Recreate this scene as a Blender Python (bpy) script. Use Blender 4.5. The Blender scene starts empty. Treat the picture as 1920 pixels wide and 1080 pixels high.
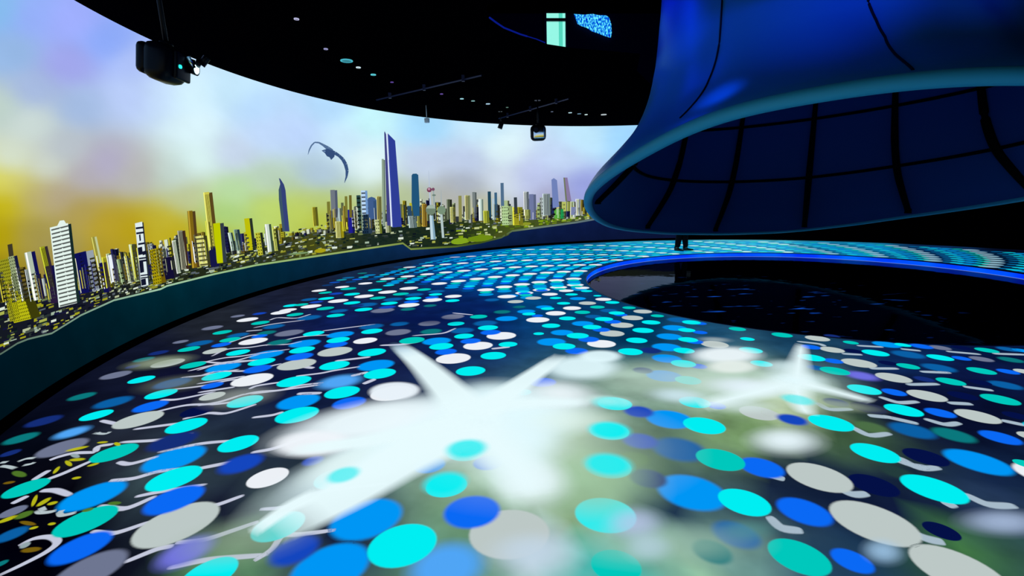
import bpy, bmesh, math, random
from mathutils import Vector, Matrix

# ------------------------------------------------------------ camera, world, exposure
SC = bpy.context.scene
COL = SC.collection
FPX, PITCH, ROLL, EYE = 860.2, -0.194, -0.0316, 1.5
cam_d = bpy.data.cameras.new('camera')
cam_d.sensor_width = 36.0
cam_d.lens = FPX * 36.0 / 1920.0
cam_d.clip_start = 0.02
cam = bpy.data.objects.new('camera', cam_d)
COL.objects.link(cam)
cam.matrix_world = (Matrix.Translation((0, 0, EYE)) @ Matrix.Rotation(math.pi/2 + PITCH, 4, 'X')
                    @ Matrix.Rotation(ROLL, 4, 'Z'))
SC.camera = cam
w = bpy.data.worlds.new('world'); SC.world = w; w.use_nodes = True
w.node_tree.nodes['Background'].inputs[0].default_value = (0.0, 0.0, 0.0, 1)
w.node_tree.nodes['Background'].inputs[1].default_value = 0.0
SC.view_settings.view_transform = 'Standard'
SC.view_settings.look = 'None'
SC.view_settings.gamma = 1.0
SC.view_settings.exposure = 0.0
SC.view_settings.use_curve_mapping = False
SC.cycles.transparent_max_bounces = 48

PX, PY, PR = 4.904, 7.664, 3.601          # pool centre and radius
RX, RY, RR = 3.884, 6.562, 8.32           # room centre and screen radius
CEIL = 3.60

def spot(name, loc, target, power, color, size=40, blend=0.6, radius=0.1):
    d = bpy.data.lights.new(name, 'SPOT'); d.energy = power; d.color = color
    d.spot_size = math.radians(size); d.spot_blend = blend; d.shadow_soft_size = radius
    o = bpy.data.objects.new(name, d); COL.objects.link(o); o.location = loc
    o.rotation_euler = (Vector(target) - Vector(loc)).to_track_quat('-Z', 'Y').to_euler()
    return o
def point(name, loc, power, color, radius=0.2):
    d = bpy.data.lights.new(name, 'POINT'); d.energy = power; d.color = color; d.shadow_soft_size = radius
    o = bpy.data.objects.new(name, d); COL.objects.link(o); o.location = loc
    return o
# unseen blue spots added to make bright patches on the canopy, then two blue points
spot('blue_spot_trunk', (1.5, 4.3, 3.45), (2.62, 5.85, 2.45), 150, (0.0, 0.22, 1.0), 20, 1.0)
spot('blue_spot_trunk_side', (0.9, 5.6, 3.5), (2.6, 7.0, 3.7), 50, (0.0, 0.14, 1.0), 26, 1.0)
spot('blue_spot_front', (2.6, 1.6, 3.45), (3.4, 5.6, 3.9), 330, (0.0, 0.10, 1.0), 40, 1.0)
spot('blue_spot_right', (5.6, 1.2, 3.45), (4.6, 5.4, 4.1), 160, (0.0, 0.08, 1.0), 34, 1.0)
point('blue_tint_light_well', (1.6, 7.6, 4.5), 30, (0.0, 0.02, 1.0), 0.3)  # added light with no fixture, tints the light well navy
point('blue_point_inside_canopy', (PX, PY, 2.9), 4, (0.0, 0.10, 1.0), 0.4)  # weak blue point light within the lining, no fixture modelled

# ------------------------------------------------------------ helpers
def srgb(c):
    return tuple(((v/255.0)/12.92 if v/255.0 <= 0.04045 else ((v/255.0+0.055)/1.055)**2.4) for v in c)
def ray(px, py):
    x = (px-960)/FPX; y = -(py-540)/FPX
    c, s = math.cos(ROLL), math.sin(ROLL)
    x, y = c*x - s*y, s*x + c*y
    return (x, math.cos(PITCH) - y*math.sin(PITCH), math.sin(PITCH) + y*math.cos(PITCH))
def onz(px, py, z=0.0):
    d = ray(px, py); t = (z-EYE)/d[2]
    return (d[0]*t, d[1]*t)
def project(X, Y, Z=0.0):
    Z -= EYE
    c, s = math.cos(PITCH), math.sin(PITCH)
    d = Y*c + Z*s; u = -Y*s + Z*c; x = X
    cr, sr = math.cos(-ROLL), math.sin(-ROLL)
    x, u = cr*x - sr*u, sr*x + cr*u
    if d <= 0.02: return None
    return (960 + FPX*x/d, 540 - FPX*u/d)
def oncyl(px, py, r=RR, c=(RX, RY), far=True):
    d = ray(px, py); a = d[0]**2+d[1]**2; b = -(d[0]*c[0]+d[1]*c[1]); q = c[0]**2+c[1]**2-r*r
    D = max(b*b-a*q, 0.0); t = (-b + (1 if far else -1)*math.sqrt(D))/a
    return (math.atan2(d[1]*t-c[1], d[0]*t-c[0]), EYE + d[2]*t)
def smooth(t):
    t = max(0.0, min(1.0, t)); return t*t*(3-2*t)
def lerp_table(tab, x):
    if x <= tab[0][0]: return tab[0][1]
    for (a, va), (b, vb) in zip(tab, tab[1:]):
        if x <= b: return va + (vb-va)*(x-a)/(b-a)
    return tab[-1][1]

def principled(name, color, rough=0.6, metal=0.0, spec=0.5, bump=None, sheen=0.0):
    m = bpy.data.materials.new(name); m.use_nodes = True
    nt = m.node_tree; b = nt.nodes['Principled BSDF']
    b.inputs['Base Color'].default_value = (*color, 1); b.inputs['Roughness'].default_value = rough
    b.inputs['Metallic'].default_value = metal; b.inputs['Specular IOR Level'].default_value = spec
    b.inputs['Sheen Weight'].default_value = sheen
    if bump:
        n = nt.nodes.new('ShaderNodeTexNoise'); n.inputs['Scale'].default_value = bump[0]; n.inputs['Detail'].default_value = 4
        tc = nt.nodes.new('ShaderNodeTexCoord'); nt.links.new(tc.outputs['Object'], n.inputs['Vector'])
        bp = nt.nodes.new('ShaderNodeBump'); bp.inputs['Strength'].default_value = bump[1]; bp.inputs['Distance'].default_value = bump[2]
        nt.links.new(n.outputs['Fac'], bp.inputs['Height']); nt.links.new(bp.outputs['Normal'], b.inputs['Normal'])
    return m
def emissive(name, color, strength=1.0):
    m = bpy.data.materials.new(name); m.use_nodes = True; nt = m.node_tree; nt.nodes.clear()
    o = nt.nodes.new('ShaderNodeOutputMaterial'); e = nt.nodes.new('ShaderNodeEmission')
    e.inputs[0].default_value = (*color, 1); e.inputs[1].default_value = strength
    nt.links.new(e.outputs[0], o.inputs[0]); return m
def projected(name, alpha=True, noise=None):
    """projected picture: colour attribute 'Col' as light, optional soft alpha"""
    m = bpy.data.materials.new(name); m.use_nodes = True; nt = m.node_tree; nt.nodes.clear()
    o = nt.nodes.new('ShaderNodeOutputMaterial'); e = nt.nodes.new('ShaderNodeEmission')
    a = nt.nodes.new('ShaderNodeVertexColor'); a.layer_name = 'Col'
    col = a.outputs['Color']
    if noise:
        tc = nt.nodes.new('ShaderNodeTexCoord'); n = nt.nodes.new('ShaderNodeTexNoise')
        mp = nt.nodes.new('ShaderNodeMapping'); mp.inputs['Scale'].default_value = noise[2]
        nt.links.new(tc.outputs['Object'], mp.inputs[0]); nt.links.new(mp.outputs[0], n.inputs['Vector'])
        n.inputs['Scale'].default_value = noise[0]; n.inputs['Detail'].default_value = 3
        mr = nt.nodes.new('ShaderNodeMapRange'); mr.inputs[1].default_value = 0.3; mr.inputs[2].default_value = 0.7
        mr.inputs[3].default_value = 1-noise[1]; mr.inputs[4].default_value = 1+noise[1]
        nt.links.new(n.outputs['Fac'], mr.inputs[0])
        vm = nt.nodes.new('ShaderNodeVectorMath'); vm.operation = 'SCALE'
        nt.links.new(col, vm.inputs[0]); nt.links.new(mr.outputs[0], vm.inputs[3]); col = vm.outputs[0]
    nt.links.new(col, e.inputs[0])
    if alpha:
        t = nt.nodes.new('ShaderNodeBsdfTransparent'); mx = nt.nodes.new('ShaderNodeMixShader')
        nt.links.new(a.outputs['Alpha'], mx.inputs[0]); nt.links.new(t.outputs[0], mx.inputs[1]); nt.links.new(e.outputs[0], mx.inputs[2])
        nt.links.new(mx.outputs[0], o.inputs[0])
    else:
        nt.links.new(e.outputs[0], o.inputs[0])
    return m

def empty(name, loc, label, cat, group=None, rz=0.0):
    o = bpy.data.objects.new(name, None); COL.objects.link(o); o.location = loc; o.rotation_euler = (0, 0, rz)
    o.empty_display_size = 0.1
    o['label'] = label; o['category'] = cat
    if group: o['group'] = group
    return o
def tag(o, label, cat, group=None, kind=None):
    o['label'] = label; o['category'] = cat
    if group: o['group'] = group
    if kind: o['kind'] = kind
    return o

class MB:
    """mesh builder: vertices, faces, optional per-vertex colour and per-face material"""
    def __init__(s): s.v, s.f, s.c, s.m, s.sm = [], [], [], [], []
    def vert(s, p, c=(0, 0, 0, 1)):
        s.v.append(tuple(p)); s.c.append(c if len(c) == 4 else (*c, 1)); return len(s.v)-1
    def face(s, idx, m=0, smooth=False): s.f.append(tuple(idx)); s.m.append(m); s.sm.append(smooth)
    def grid(s, rows, closed=False, m=0, smooth=True, flip=False):
        ids = [[s.vert(*(p if isinstance(p[0], (tuple, list, Vector)) else (p,))) for p in r] for r in rows]
        n = len(rows[0])
        for i in range(len(rows)-1):
            for j in range(n if closed else n-1):
                k = (j+1) % n
                q = (ids[i][j], ids[i][k], ids[i+1][k], ids[i+1][j])
                s.face(q[::-1] if flip else q, m, smooth)
        return ids
    def box(s, c, size, rot=None, m=0, bev=0.0):
        bm = bmesh.new(); bmesh.ops.create_cube(bm, size=1.0)
        bmesh.ops.scale(bm, vec=size, verts=bm.verts)
        if bev: bmesh.ops.bevel(bm, geom=bm.edges[:], offset=bev, segments=3, profile=0.5, affect='EDGES')
        s.bm(bm, c, rot, m, bool(bev))
    def bm(s, bm, c=(0, 0, 0), rot=None, m=0, smooth=False):
        base = len(s.v); M = Matrix.Translation(c) @ (rot.to_4x4() if rot else Matrix.Identity(4))
        bm.verts.index_update()
        for v in bm.verts: s.vert(M @ v.co)
        for f in bm.faces: s.face([base+v.index for v in f.verts], m, smooth)
        bm.free()
    def cyl(s, a, b, r, r2=None, seg=16, m=0, caps=True):
        a, b = Vector(a), Vector(b); r2 = r if r2 is None else r2
        z = (b-a).normalized(); x = z.orthogonal().normalized(); y = z.cross(x)
        ring = lambda p, q: [p + x*math.cos(2*math.pi*i/seg)*q + y*math.sin(2*math.pi*i/seg)*q for i in range(seg)]
        ids = s.grid([ring(a, r), ring(b, r2)], closed=True, m=m)
        if caps: s.face(ids[0][::-1], m); s.face(ids[1], m)
    def tube(s, pts, r, seg=8, closed=False, m=0, rfun=None):
        pts = [Vector(p) for p in pts]; n = len(pts); rows = []
        for i, p in enumerate(pts):
            if closed: t = pts[(i+1) % n]-pts[i-1]
            else: t = pts[min(i+1, n-1)]-pts[max(i-1, 0)]
            t.normalize()
            up = Vector((0, 0, 1)) if abs(t.z) < 0.95 else Vector((0, 1, 0))
            x = t.cross(up).normalized(); y = x.cross(t)
            q = rfun(i) if rfun else r
            rows.append([p + x*math.cos(2*math.pi*k/seg)*q + y*math.sin(2*math.pi*k/seg)*q for k in range(seg)])
        if closed: rows.append(rows[0])
        ids = s.grid(rows, closed=True, m=m)
        if not closed: s.face(ids[0], m); s.face(ids[-1][::-1], m)
    def build(s, name, mats, parent=None, color=False, loc=None):
        me = bpy.data.meshes.new(name)
        vv = s.v
        if loc: vv = [(a-loc[0], b-loc[1], c-loc[2]) for a, b, c in s.v]
        me.from_pydata(vv, [], s.f)
        for mm in (mats if isinstance(mats, (list, tuple)) else [mats]): me.materials.append(mm)
        me.polygons.foreach_set('material_index', s.m)
        me.polygons.foreach_set('use_smooth', s.sm)
        if color:
            at = me.color_attributes.new('Col', 'FLOAT_COLOR', 'POINT')
            at.data.foreach_set('color', [x for c in s.c for x in c])
        me.update()
        o = bpy.data.objects.new(name, me); COL.objects.link(o)
        if parent: o.parent = parent
        if loc and not parent: o.location = loc
        return o
def structure(o): o['kind'] = 'structure'; return o

def idw(samples, x, y, s2=900.0, p=2.0, ys=1.0):
    W = 0.0; R = [0.0]*3
    for sx, sy, c in samples:
        d = ((sx-x)**2 + (ys*(sy-y))**2 + s2)**p
        k = 1.0/d; W += k
        for i in range(3): R[i] += c[i]*k
    return srgb([v/W for v in R])

# colours of the projected dots
DC = {'C': (0, 238, 242), 'T': (0, 200, 188), 't': (10, 120, 125), 'B': (0, 150, 245), 'b': (10, 95, 165), 'L': (80, 165, 245),
      'R': (10, 105, 245), 'r': (20, 70, 190), 'W': (236, 240, 246), 'G': (188, 200, 198), 'g': (110, 118, 145),
      'N': (4, 16, 70), 'n': (20, 45, 120), 'V': (110, 110, 225), 'O': (75, 110, 70), 'K': (35, 60, 60)}
LAYER = {'O': 0, 'K': 0, 'N': 2, 'n': 2, 'b': 1, 'B': 1, 'L': 1, 't': 2, 'V': 2, 'g': 3, 'W': 3, 'G': 3, 'R': 4, 'r': 4, 'T': 5, 'C': 5}
rnd = random.Random(7)

# ------------------------------------------------------------ floor with its projected pattern
def blob(mb, cx, cy, z, ux, uy, vx, vy, col, a=1.0, soft=0.06, n=36, m=1):
    """soft-edged ellipse on the floor; u and v are half-axis vectors"""
    rings = [0.0, 1-soft] + [1-soft+soft*2.0*t for t in (0.25, 0.5, 0.75, 1.0)] if soft < 0.5 else [0, .2, .4, .6, .8, 1.0]
    al = [1, 1, .84, .5, .16, 0] if soft < 0.5 else [1, .93, .74, .42, .13, 0]
    c0 = mb.vert((cx, cy, z), (*col, a*al[0])); prev = None
    for rr, aa in zip(rings[1:], al[1:]):
        cur = []
        for i in range(n):
            t = 2*math.pi*i/n; c, s = math.cos(t)*rr, math.sin(t)*rr
            cur.append(mb.vert((cx+ux*c+vx*s, cy+uy*c+vy*s, z), (*col, a*aa)))
        for i in range(n):
            k = (i+1) % n
            mb.face((c0, cur[i], cur[k]) if prev is None else (prev[i], cur[i], cur[k], prev[k]), m)
        prev = cur
def jac(X, Y):
    p = project(X, Y); a = project(X+.01, Y); b = project(X, Y+.01)
    return ((a[0]-p[0])/.01, (b[0]-p[0])/.01)
def strip(mb, pts, z, wfun, col, a=1.0, soft=0.35, fade=True, m=1):
    """soft-edged ribbon through floor points"""
    P = []
    n = len(pts)
    for i in range(n-1):
        p0, p1, p2, p3 = pts[max(i-1, 0)], pts[i], pts[i+1], pts[min(i+2, n-1)]
        for k in range(6):
            t = k/6.0
            P.append(tuple(0.5*(2*p1[j]+(p2[j]-p0[j])*t+(2*p0[j]-5*p1[j]+4*p2[j]-p3[j])*t*t+(3*p1[j]-p0[j]-3*p2[j]+p3[j])*t**3) for j in (0, 1)))
    P.append(pts[-1]); N = len(P); prev = None
    for i, p in enumerate(P):
        q0, q1 = P[max(i-1, 0)], P[min(i+1, N-1)]
        dx, dy = q1[0]-q0[0], q1[1]-q0[1]; L = math.hypot(dx, dy) or 1; nx, ny = -dy/L, dx/L
        t = i/(N-1); wd = wfun(t)/2; f = min(1.0, 5*t, 5*(1-t)) if fade else 1.0
        row = [mb.vert((p[0]+nx*wd*s, p[1]+ny*wd*s, z), (*col, a*f*k)) for s, k in ((-1, 0), (-(1-soft), 1), (1-soft, 1), (1, 0))]
        if prev:
            for j in range(3): mb.face((prev[j], row[j], row[j+1], prev[j+1]), m)
        prev = row

BG = [(100,740,(8,12,30)),(30,830,(3,6,18)),(250,680,(15,20,40)),(400,600,(30,35,45)),(560,540,(25,30,50)),(700,520,(20,40,70)),(640,600,(14,30,85)),
 (800,590,(8,28,82)),(880,578,(6,34,92)),(1000,480,(0,105,165)),(1200,460,(40,150,185)),(1400,455,(70,175,200)),(900,510,(0,80,160)),(1000,540,(0,68,125)),
 (1150,500,(8,50,90)),(1100,560,(8,55,100)),(1200,620,(0,50,88)),(1300,620,(25,75,110)),(600,650,(15,22,60)),(450,800,(30,42,62)),(350,850,(40,55,68)),
 (300,880,(55,75,80)),(250,850,(35,40,55)),(400,970,(18,22,45)),(100,900,(5,5,15)),(60,1000,(0,0,10)),(100,1070,(0,0,8)),(470,1010,(120,150,120)),(420,1040,(80,130,90)),
 (1100,900,(150,195,155)),(1050,850,(170,195,165)),(1200,850,(60,90,72)),(1250,960,(28,50,75)),(1200,1000,(140,180,160)),(1400,800,(115,150,100)),
 (1600,820,(60,88,62)),(1500,900,(18,32,60)),(1620,940,(12,24,52)),(1700,960,(14,24,55)),(1800,1010,(60,110,62)),(1350,1050,(95,135,135)),(1700,760,(8,14,48)),
 (1850,700,(10,22,66)),(1300,1060,(150,195,160)),(900,960,(105,145,110)),(870,1060,(85,135,110)),(1070,960,(120,150,112)),(1460,760,(180,200,162)),
 (1350,720,(165,195,175)),(1200,720,(125,155,138)),(700,640,(18,26,66)),(1850,780,(6,12,40)),(1900,880,(14,30,60)),(1850,960,(40,60,95)),(1600,1060,(30,60,90)),
 (1700,650,(10,40,90)),(1500,620,(20,60,90)),(1880,655,(6,22,60)),(600,1000,(18,30,60)),(200,1040,(10,12,30)),(1760,470,(10,40,80)),(1600,465,(20,120,160)),(1900,495,(4,10,30)),
 (1010,1040,(185,205,215)),(960,930,(190,215,205)),(1150,1060,(60,190,180)),(330,720,(14,16,45)),(520,720,(14,24,62))]
# (origin x, origin y, zoom, dots): each dot x, y, width, colour
DOTS = [
 (380,580,6,"880 38 230 W,1040 62 190 T,640 50 150 r,395 78 160 g,505 118 245 W,650 155 210 T,110 210 240 g,222 262 220 T,1200 95 260 b,1510 72 180 T,800 195 240 b,720 265 210 t,640 305 180 R,400 292 240 b,310 345 240 T,570 362 330 W,975 268 320 g,1250 275 240 C,210 402 220 R,140 470 280 G,400 490 270 C,865 372 260 t,1550 285 300 B,1525 348 260 C,1500 400 260 R,1830 355 270 W,1150 385 350 B,1120 460 290 C,1090 535 310 R,1490 478 390 G,720 510 380 B,665 595 310 C,620 675 320 R,1060 622 440 G,1485 635 340 C,235 655 390 B,160 755 340 C,110 860 250 R,560 795 480 W,1030 815 390 C,1540 815 460 L,1570 938 400 C,480 1040 410 C,1080 1040 480 B,110 980 300 G"),
 (560,480,6,"140 568 235 W,300 592 200 T,445 507 230 W,600 530 190 C,735 455 220 W,890 475 180 T,1000 407 210 W,1150 430 180 T,30 550 160 T,310 480 180 C,130 695 250 b,410 672 190 C,450 620 200 b,760 550 240 b,1060 490 210 b,1020 535 190 C,1000 578 180 r,1240 555 240 W,1505 497 220 W,490 350 160 W,230 390 170 W,560 370 180 T,600 432 180 C,300 415 150 T,750 310 160 W,860 385 160 C,120 490 180 b,200 520 150 r,420 425 150 r,-120 610 200 W,-60 650 190 T,-90 560 170 C,1740 455 190 W,1290 480 180 C,1270 517 170 R,1300 437 200 b,1240 365 210 W,1410 380 160 T,1540 435 150 C,1500 468 150 R,1550 400 180 b,660 560 150 n,730 605 200 C,945 615 260 g,1480 560 140 t,1730 505 160 C,820 795 260 b,825 850 240 C,1135 765 200 b,1120 860 280 g,1470 760 240 g,1735 685 250 g,1770 765 190 C,1490 850 230 t,1840 840 250 b,1860 905 220 C,1230 600 160 t"),
 (480,540,4,"1170 395 190 T,1355 400 210 B,1390 440 180 C,1425 480 160 R,1480 530 260 W,1780 510 190 C,1610 625 220 C,1665 435 220 W,1580 362 160 C,1610 400 150 R,1740 300 150 C,1720 265 170 b,1880 230 160 B,1760 335 150 R,1840 360 220 W,870 485 210 C,900 580 270 B,930 645 240 C,1020 790 320 W,650 780 260 C,310 955 330 C,290 865 370 B,700 865 250 R,1670 217 130 T,1890 425 140 C"),
 (900,440,6,"400 755 180 G,440 815 140 t,250 870 180 t,520 865 200 B,550 895 150 C,650 960 260 W,310 940 260 B,600 715 180 G,340 690 180 B,135 735 160 b,785 672 180 W,850 715 130 C,940 775 150 C,720 815 180 B,760 835 150 C,970 632 165 W,1030 675 140 C,1150 600 160 W,1200 637 130 C,1100 720 180 B,1320 690 90 C"),
 (1000,560,8,"460 80 210 C,580 145 270 W,810 70 260 G,1050 12 240 W,1185 60 210 C,960 130 220 T,335 222 300 W,735 208 235 T,180 130 250 b,200 155 210 B,60 260 170 R,110 320 260 W,510 300 250 C,265 410 275 C,1130 180 250 b,1250 220 240 C,1310 245 200 R,1640 195 280 G,1435 140 200 T,1860 262 200 T,1765 360 280 C,1485 290 320 G,900 270 240 b,1060 310 270 C,1190 350 250 R,1330 400 340 G,1645 480 320 C,740 375 320 B,880 430 280 C,1020 470 260 R,1180 525 370 G,1550 630 320 C,430 510 330 B,665 560 330 C,830 615 310 R,1020 680 430 W,1455 800 370 C,270 650 420 B,460 720 340 C,650 790 340 R,80 530 160 C"),
 (960,540,4,"1250 240 170 b,1345 260 140 C,1410 268 100 R,1220 300 180 B,1310 318 130 C,1410 335 110 R,1690 310 130 T,1765 385 110 C,1180 365 190 B,1320 390 150 C,1370 405 130 R,1520 425 210 G,1790 470 180 C,1160 445 220 B,1290 472 160 C,1160 530 220 B,1285 570 190 C,1400 590 130 R,1870 570 170 C,980 620 150 n,1140 660 270 B,1320 695 200 C,770 870 260 C,1370 860 240 C,1530 885 150 R,950 930 220 r,1180 985 350 B,1440 1035 320 C,1850 940 300 G,728 1077 300 C,230 710 200 R,80 785 130 C,1040 470 160 n"),
 (960,810,4,"960 70 260 r,1250 130 400 b,1560 210 370 T,1870 270 340 R,1020 350 280 n,1345 450 520 B,1740 530 400 C,720 265 350 C,700 625 460 C,-20 760 600 G,1680 770 360 b,780 1010 380 T,920 200 220 O,1500 900 300 t"),
 (1440,810,4,"270 600 420 R,790 680 690 G,1240 430 520 C,790 400 390 N,380 340 500 G,230 940 480 T,630 970 330 R,1420 1040 770 G,960 300 250 K,1300 745 300 N"),
 (1440,640,4,"805 90 210 C,1640 70 190 T,325 125 210 C,490 150 150 R,680 165 270 G,900 165 150 N,1050 190 180 T,1280 200 260 b,1600 225 230 T,1800 230 180 R,1930 230 190 G,1370 305 230 T,1170 285 160 n,940 275 280 G,700 260 240 V,500 225 230 T,360 200 150 b,720 365 260 C,945 385 190 R,1190 410 310 G,1460 410 240 N,1740 440 310 T,1780 330 260 b,1590 310 180 N,1015 520 300 C,1290 540 240 R,1570 565 360 G,1860 560 220 N,510 460 200 n,750 500 280 N,470 615 350 C,180 590 230 r,20 545 140 G,770 645 250 O,1080 670 350 b,1390 705 330 t,1740 725 330 R,1990 720 260 G,800 840 380 C,1180 870 360 N,1570 905 530 B,1930 925 200 T,320 45 150 R,480 65 190 G,640 75 150 N,620 12 120 T,890 25 220 B,1010 30 130 C,1150 40 180 R,1290 50 170 g,1450 50 170 N,1800 60 180 b,1900 70 150 B,1050 100 250 b,1290 125 210 C,1450 130 150 R,1600 135 190 g,1820 140 200 t,370 -20 190 G,105 -45 160 T,480 -38 120 n"),
 (480,810,4,"1580 150 300 C,1300 250 240 B,1740 235 220 R,1430 410 310 C,1620 600 420 R,830 650 540 B,1100 850 520 C,1430 1010 520 L,560 1020 600 B,290 890 370 r,170 710 410 C,600 350 330 C,430 220 160 r,90 345 320 W"),
 (0,810,4,"160 50 270 t,470 120 400 g,860 160 370 T,540 5 260 L,1790 90 310 C,1310 200 480 B,1310 350 430 C,700 480 520 B,200 425 370 T,1310 510 460 R,1810 240 330 r,1330 690 660 G,650 670 500 T,90 770 260 b,610 870 490 R,680 1040 580 g,1400 900 400 V,1570 1075 450 C,100 600 220 g,80 160 160 n,10 990 110 t,1300 70 380 n"),
 (0,540,4,"1355 405 120 g,615 815 210 t,850 858 290 b,725 957 260 C,1040 990 390 G,1400 1035 320 C,330 1000 280 n,1130 890 270 R,1210 798 250 C,1510 830 360 G,1840 840 280 C,1295 715 280 b,1062 690 210 C,870 655 240 g,1570 745 250 R,1260 565 260 G,1080 538 160 t,1190 487 150 n,1450 580 200 T,1418 460 170 T,1500 415 190 b,1480 925 260 N,1000 590 120 n"),
]
SOFTDOT = {'V': .45, 'L': .4, 'b': .22, 't': .2, 'n': .2, 'r': .25, 'R': .12, 'B': .12, 'O': .3, 'K': .3, 'g': .12}
fl = MB()
# base surface from pool edge to wall, 360 degrees
NA = 240; NRr = 40
rows = []
for j in range(NRr+1):
    row = []
    for i in range(NA):
        th = 2*math.pi*i/NA; dx, dy = math.cos(th), math.sin(th)
        ex, ey = PX-RX, PY-RY
        b = ex*dx+ey*dy; r1 = -b+math.sqrt(b*b-(ex*ex+ey*ey)+(RR+0.12)**2)
        r = PR + (r1-PR)*j/NRr; X, Y = PX+dx*r, PY+dy*r
        p = project(X, Y)
        if p and -400 < p[0] < 2400 and p[1] < 1500: c = idw(BG, p[0], p[1], 700, 2.0, 1.6)
        else: c = srgb((18, 30, 60))
        row.append(((X, Y, 0.0), (*c, 1)))
    rows.append(row)
fl.grid(rows, closed=True, m=0, smooth=False)
inner_ring = [(PX+math.cos(2*math.pi*i/NA)*PR, PY+math.sin(2*math.pi*i/NA)*PR) for i in range(NA)]
placed = []
def dot(X, Y, width_px=None, col='C', radius=None, a=1.0, soft=None, colv=None, wmul=1.0):
    L = math.hypot(X, Y); v = (X/L, Y/L); u = (-v[1], v[0]); k = 0.86
    if radius is None:
        jx, jy = jac(X, Y); radius = (width_px/2)/math.hypot(jx*u[0]+jy*u[1], k*(jx*v[0]+jy*v[1]))
    r = radius
    z = 0.001 + LAYER[col]*0.0006
    blob(fl, X, Y, z, u[0]*r, u[1]*r, v[0]*r*k, v[1]*r*k, srgb(colv or DC[col]), a, soft or SOFTDOT.get(col, 0.05))
    return r
for ox, oy, zm, txt in DOTS:
    for s in txt.split(','):
        x, y, wd, c = s.split(); px, py, wd = ox+float(x)/zm, oy+float(y)/zm, float(wd)/zm
        X, Y = onz(px, py)
        dup = False
        for (qx, qy, qc, qw) in placed:
            if qc.upper() == c.upper() and math.hypot(qx-px, (qy-py)*2) < 0.45*wd: dup = True
        if dup: continue
        placed.append((px, py, c, wd)); dot(X, Y, wd, c)
# far part of the pattern: rows of dots winding round the pool
def room_dist(X, Y): return RR - math.hypot(X-RX, Y-RY)
SEQ = [('W', 0.0, .135), ('T', 2.2, .10), ('b', 4.1, .12), ('B', 5.9, .12), ('C', 7.7, .10), ('R', 9.5, .10), ('N', 11.4, .10)]
cnt = 0
for k in range(-2, 18):
    r = 3.82 + 0.305*k
    for m in range(0, 27):
        for (c, da, rad) in SEQ:
            a = 180.7 + 7.3*(r-5.256) - 13.5*m + da + (0.0)
            X, Y = PX+r*math.cos(math.radians(a)), PY+r*math.sin(math.radians(a))
            if math.hypot(X-PX, Y-PY) < PR+0.14 or room_dist(X, Y) < 0.45: continue
            p = project(X, Y)
            seen = bool(p) and -120 < p[0] < 1960 and p[1] < 1130
            if not seen: p = (3000, 500)
            if seen and a > 150 and any(abs(p[0]-q[0]) < 26 and abs(p[1]-q[1]) < 7 for q in placed): continue
            if seen and p[1] > 560 and p[0] < 1000: continue
            if seen and p[0] < 640 and p[1] > 535: continue
            if seen and p[1] > 545 and 1000 <= p[0]: continue
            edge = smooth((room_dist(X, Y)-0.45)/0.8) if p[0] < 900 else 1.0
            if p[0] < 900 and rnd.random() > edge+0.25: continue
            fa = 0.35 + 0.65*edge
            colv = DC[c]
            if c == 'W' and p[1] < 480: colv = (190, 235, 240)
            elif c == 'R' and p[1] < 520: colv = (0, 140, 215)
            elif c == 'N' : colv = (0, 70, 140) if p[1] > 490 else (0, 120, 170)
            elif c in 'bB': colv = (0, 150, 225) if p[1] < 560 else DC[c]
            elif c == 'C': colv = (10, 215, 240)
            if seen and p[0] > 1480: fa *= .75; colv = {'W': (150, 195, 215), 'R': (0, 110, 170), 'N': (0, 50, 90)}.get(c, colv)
            dot(X, Y, None, c, rad*(1.0 if c != 'W' else 1.05), fa, 0.08, colv); cnt += 1

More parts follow.
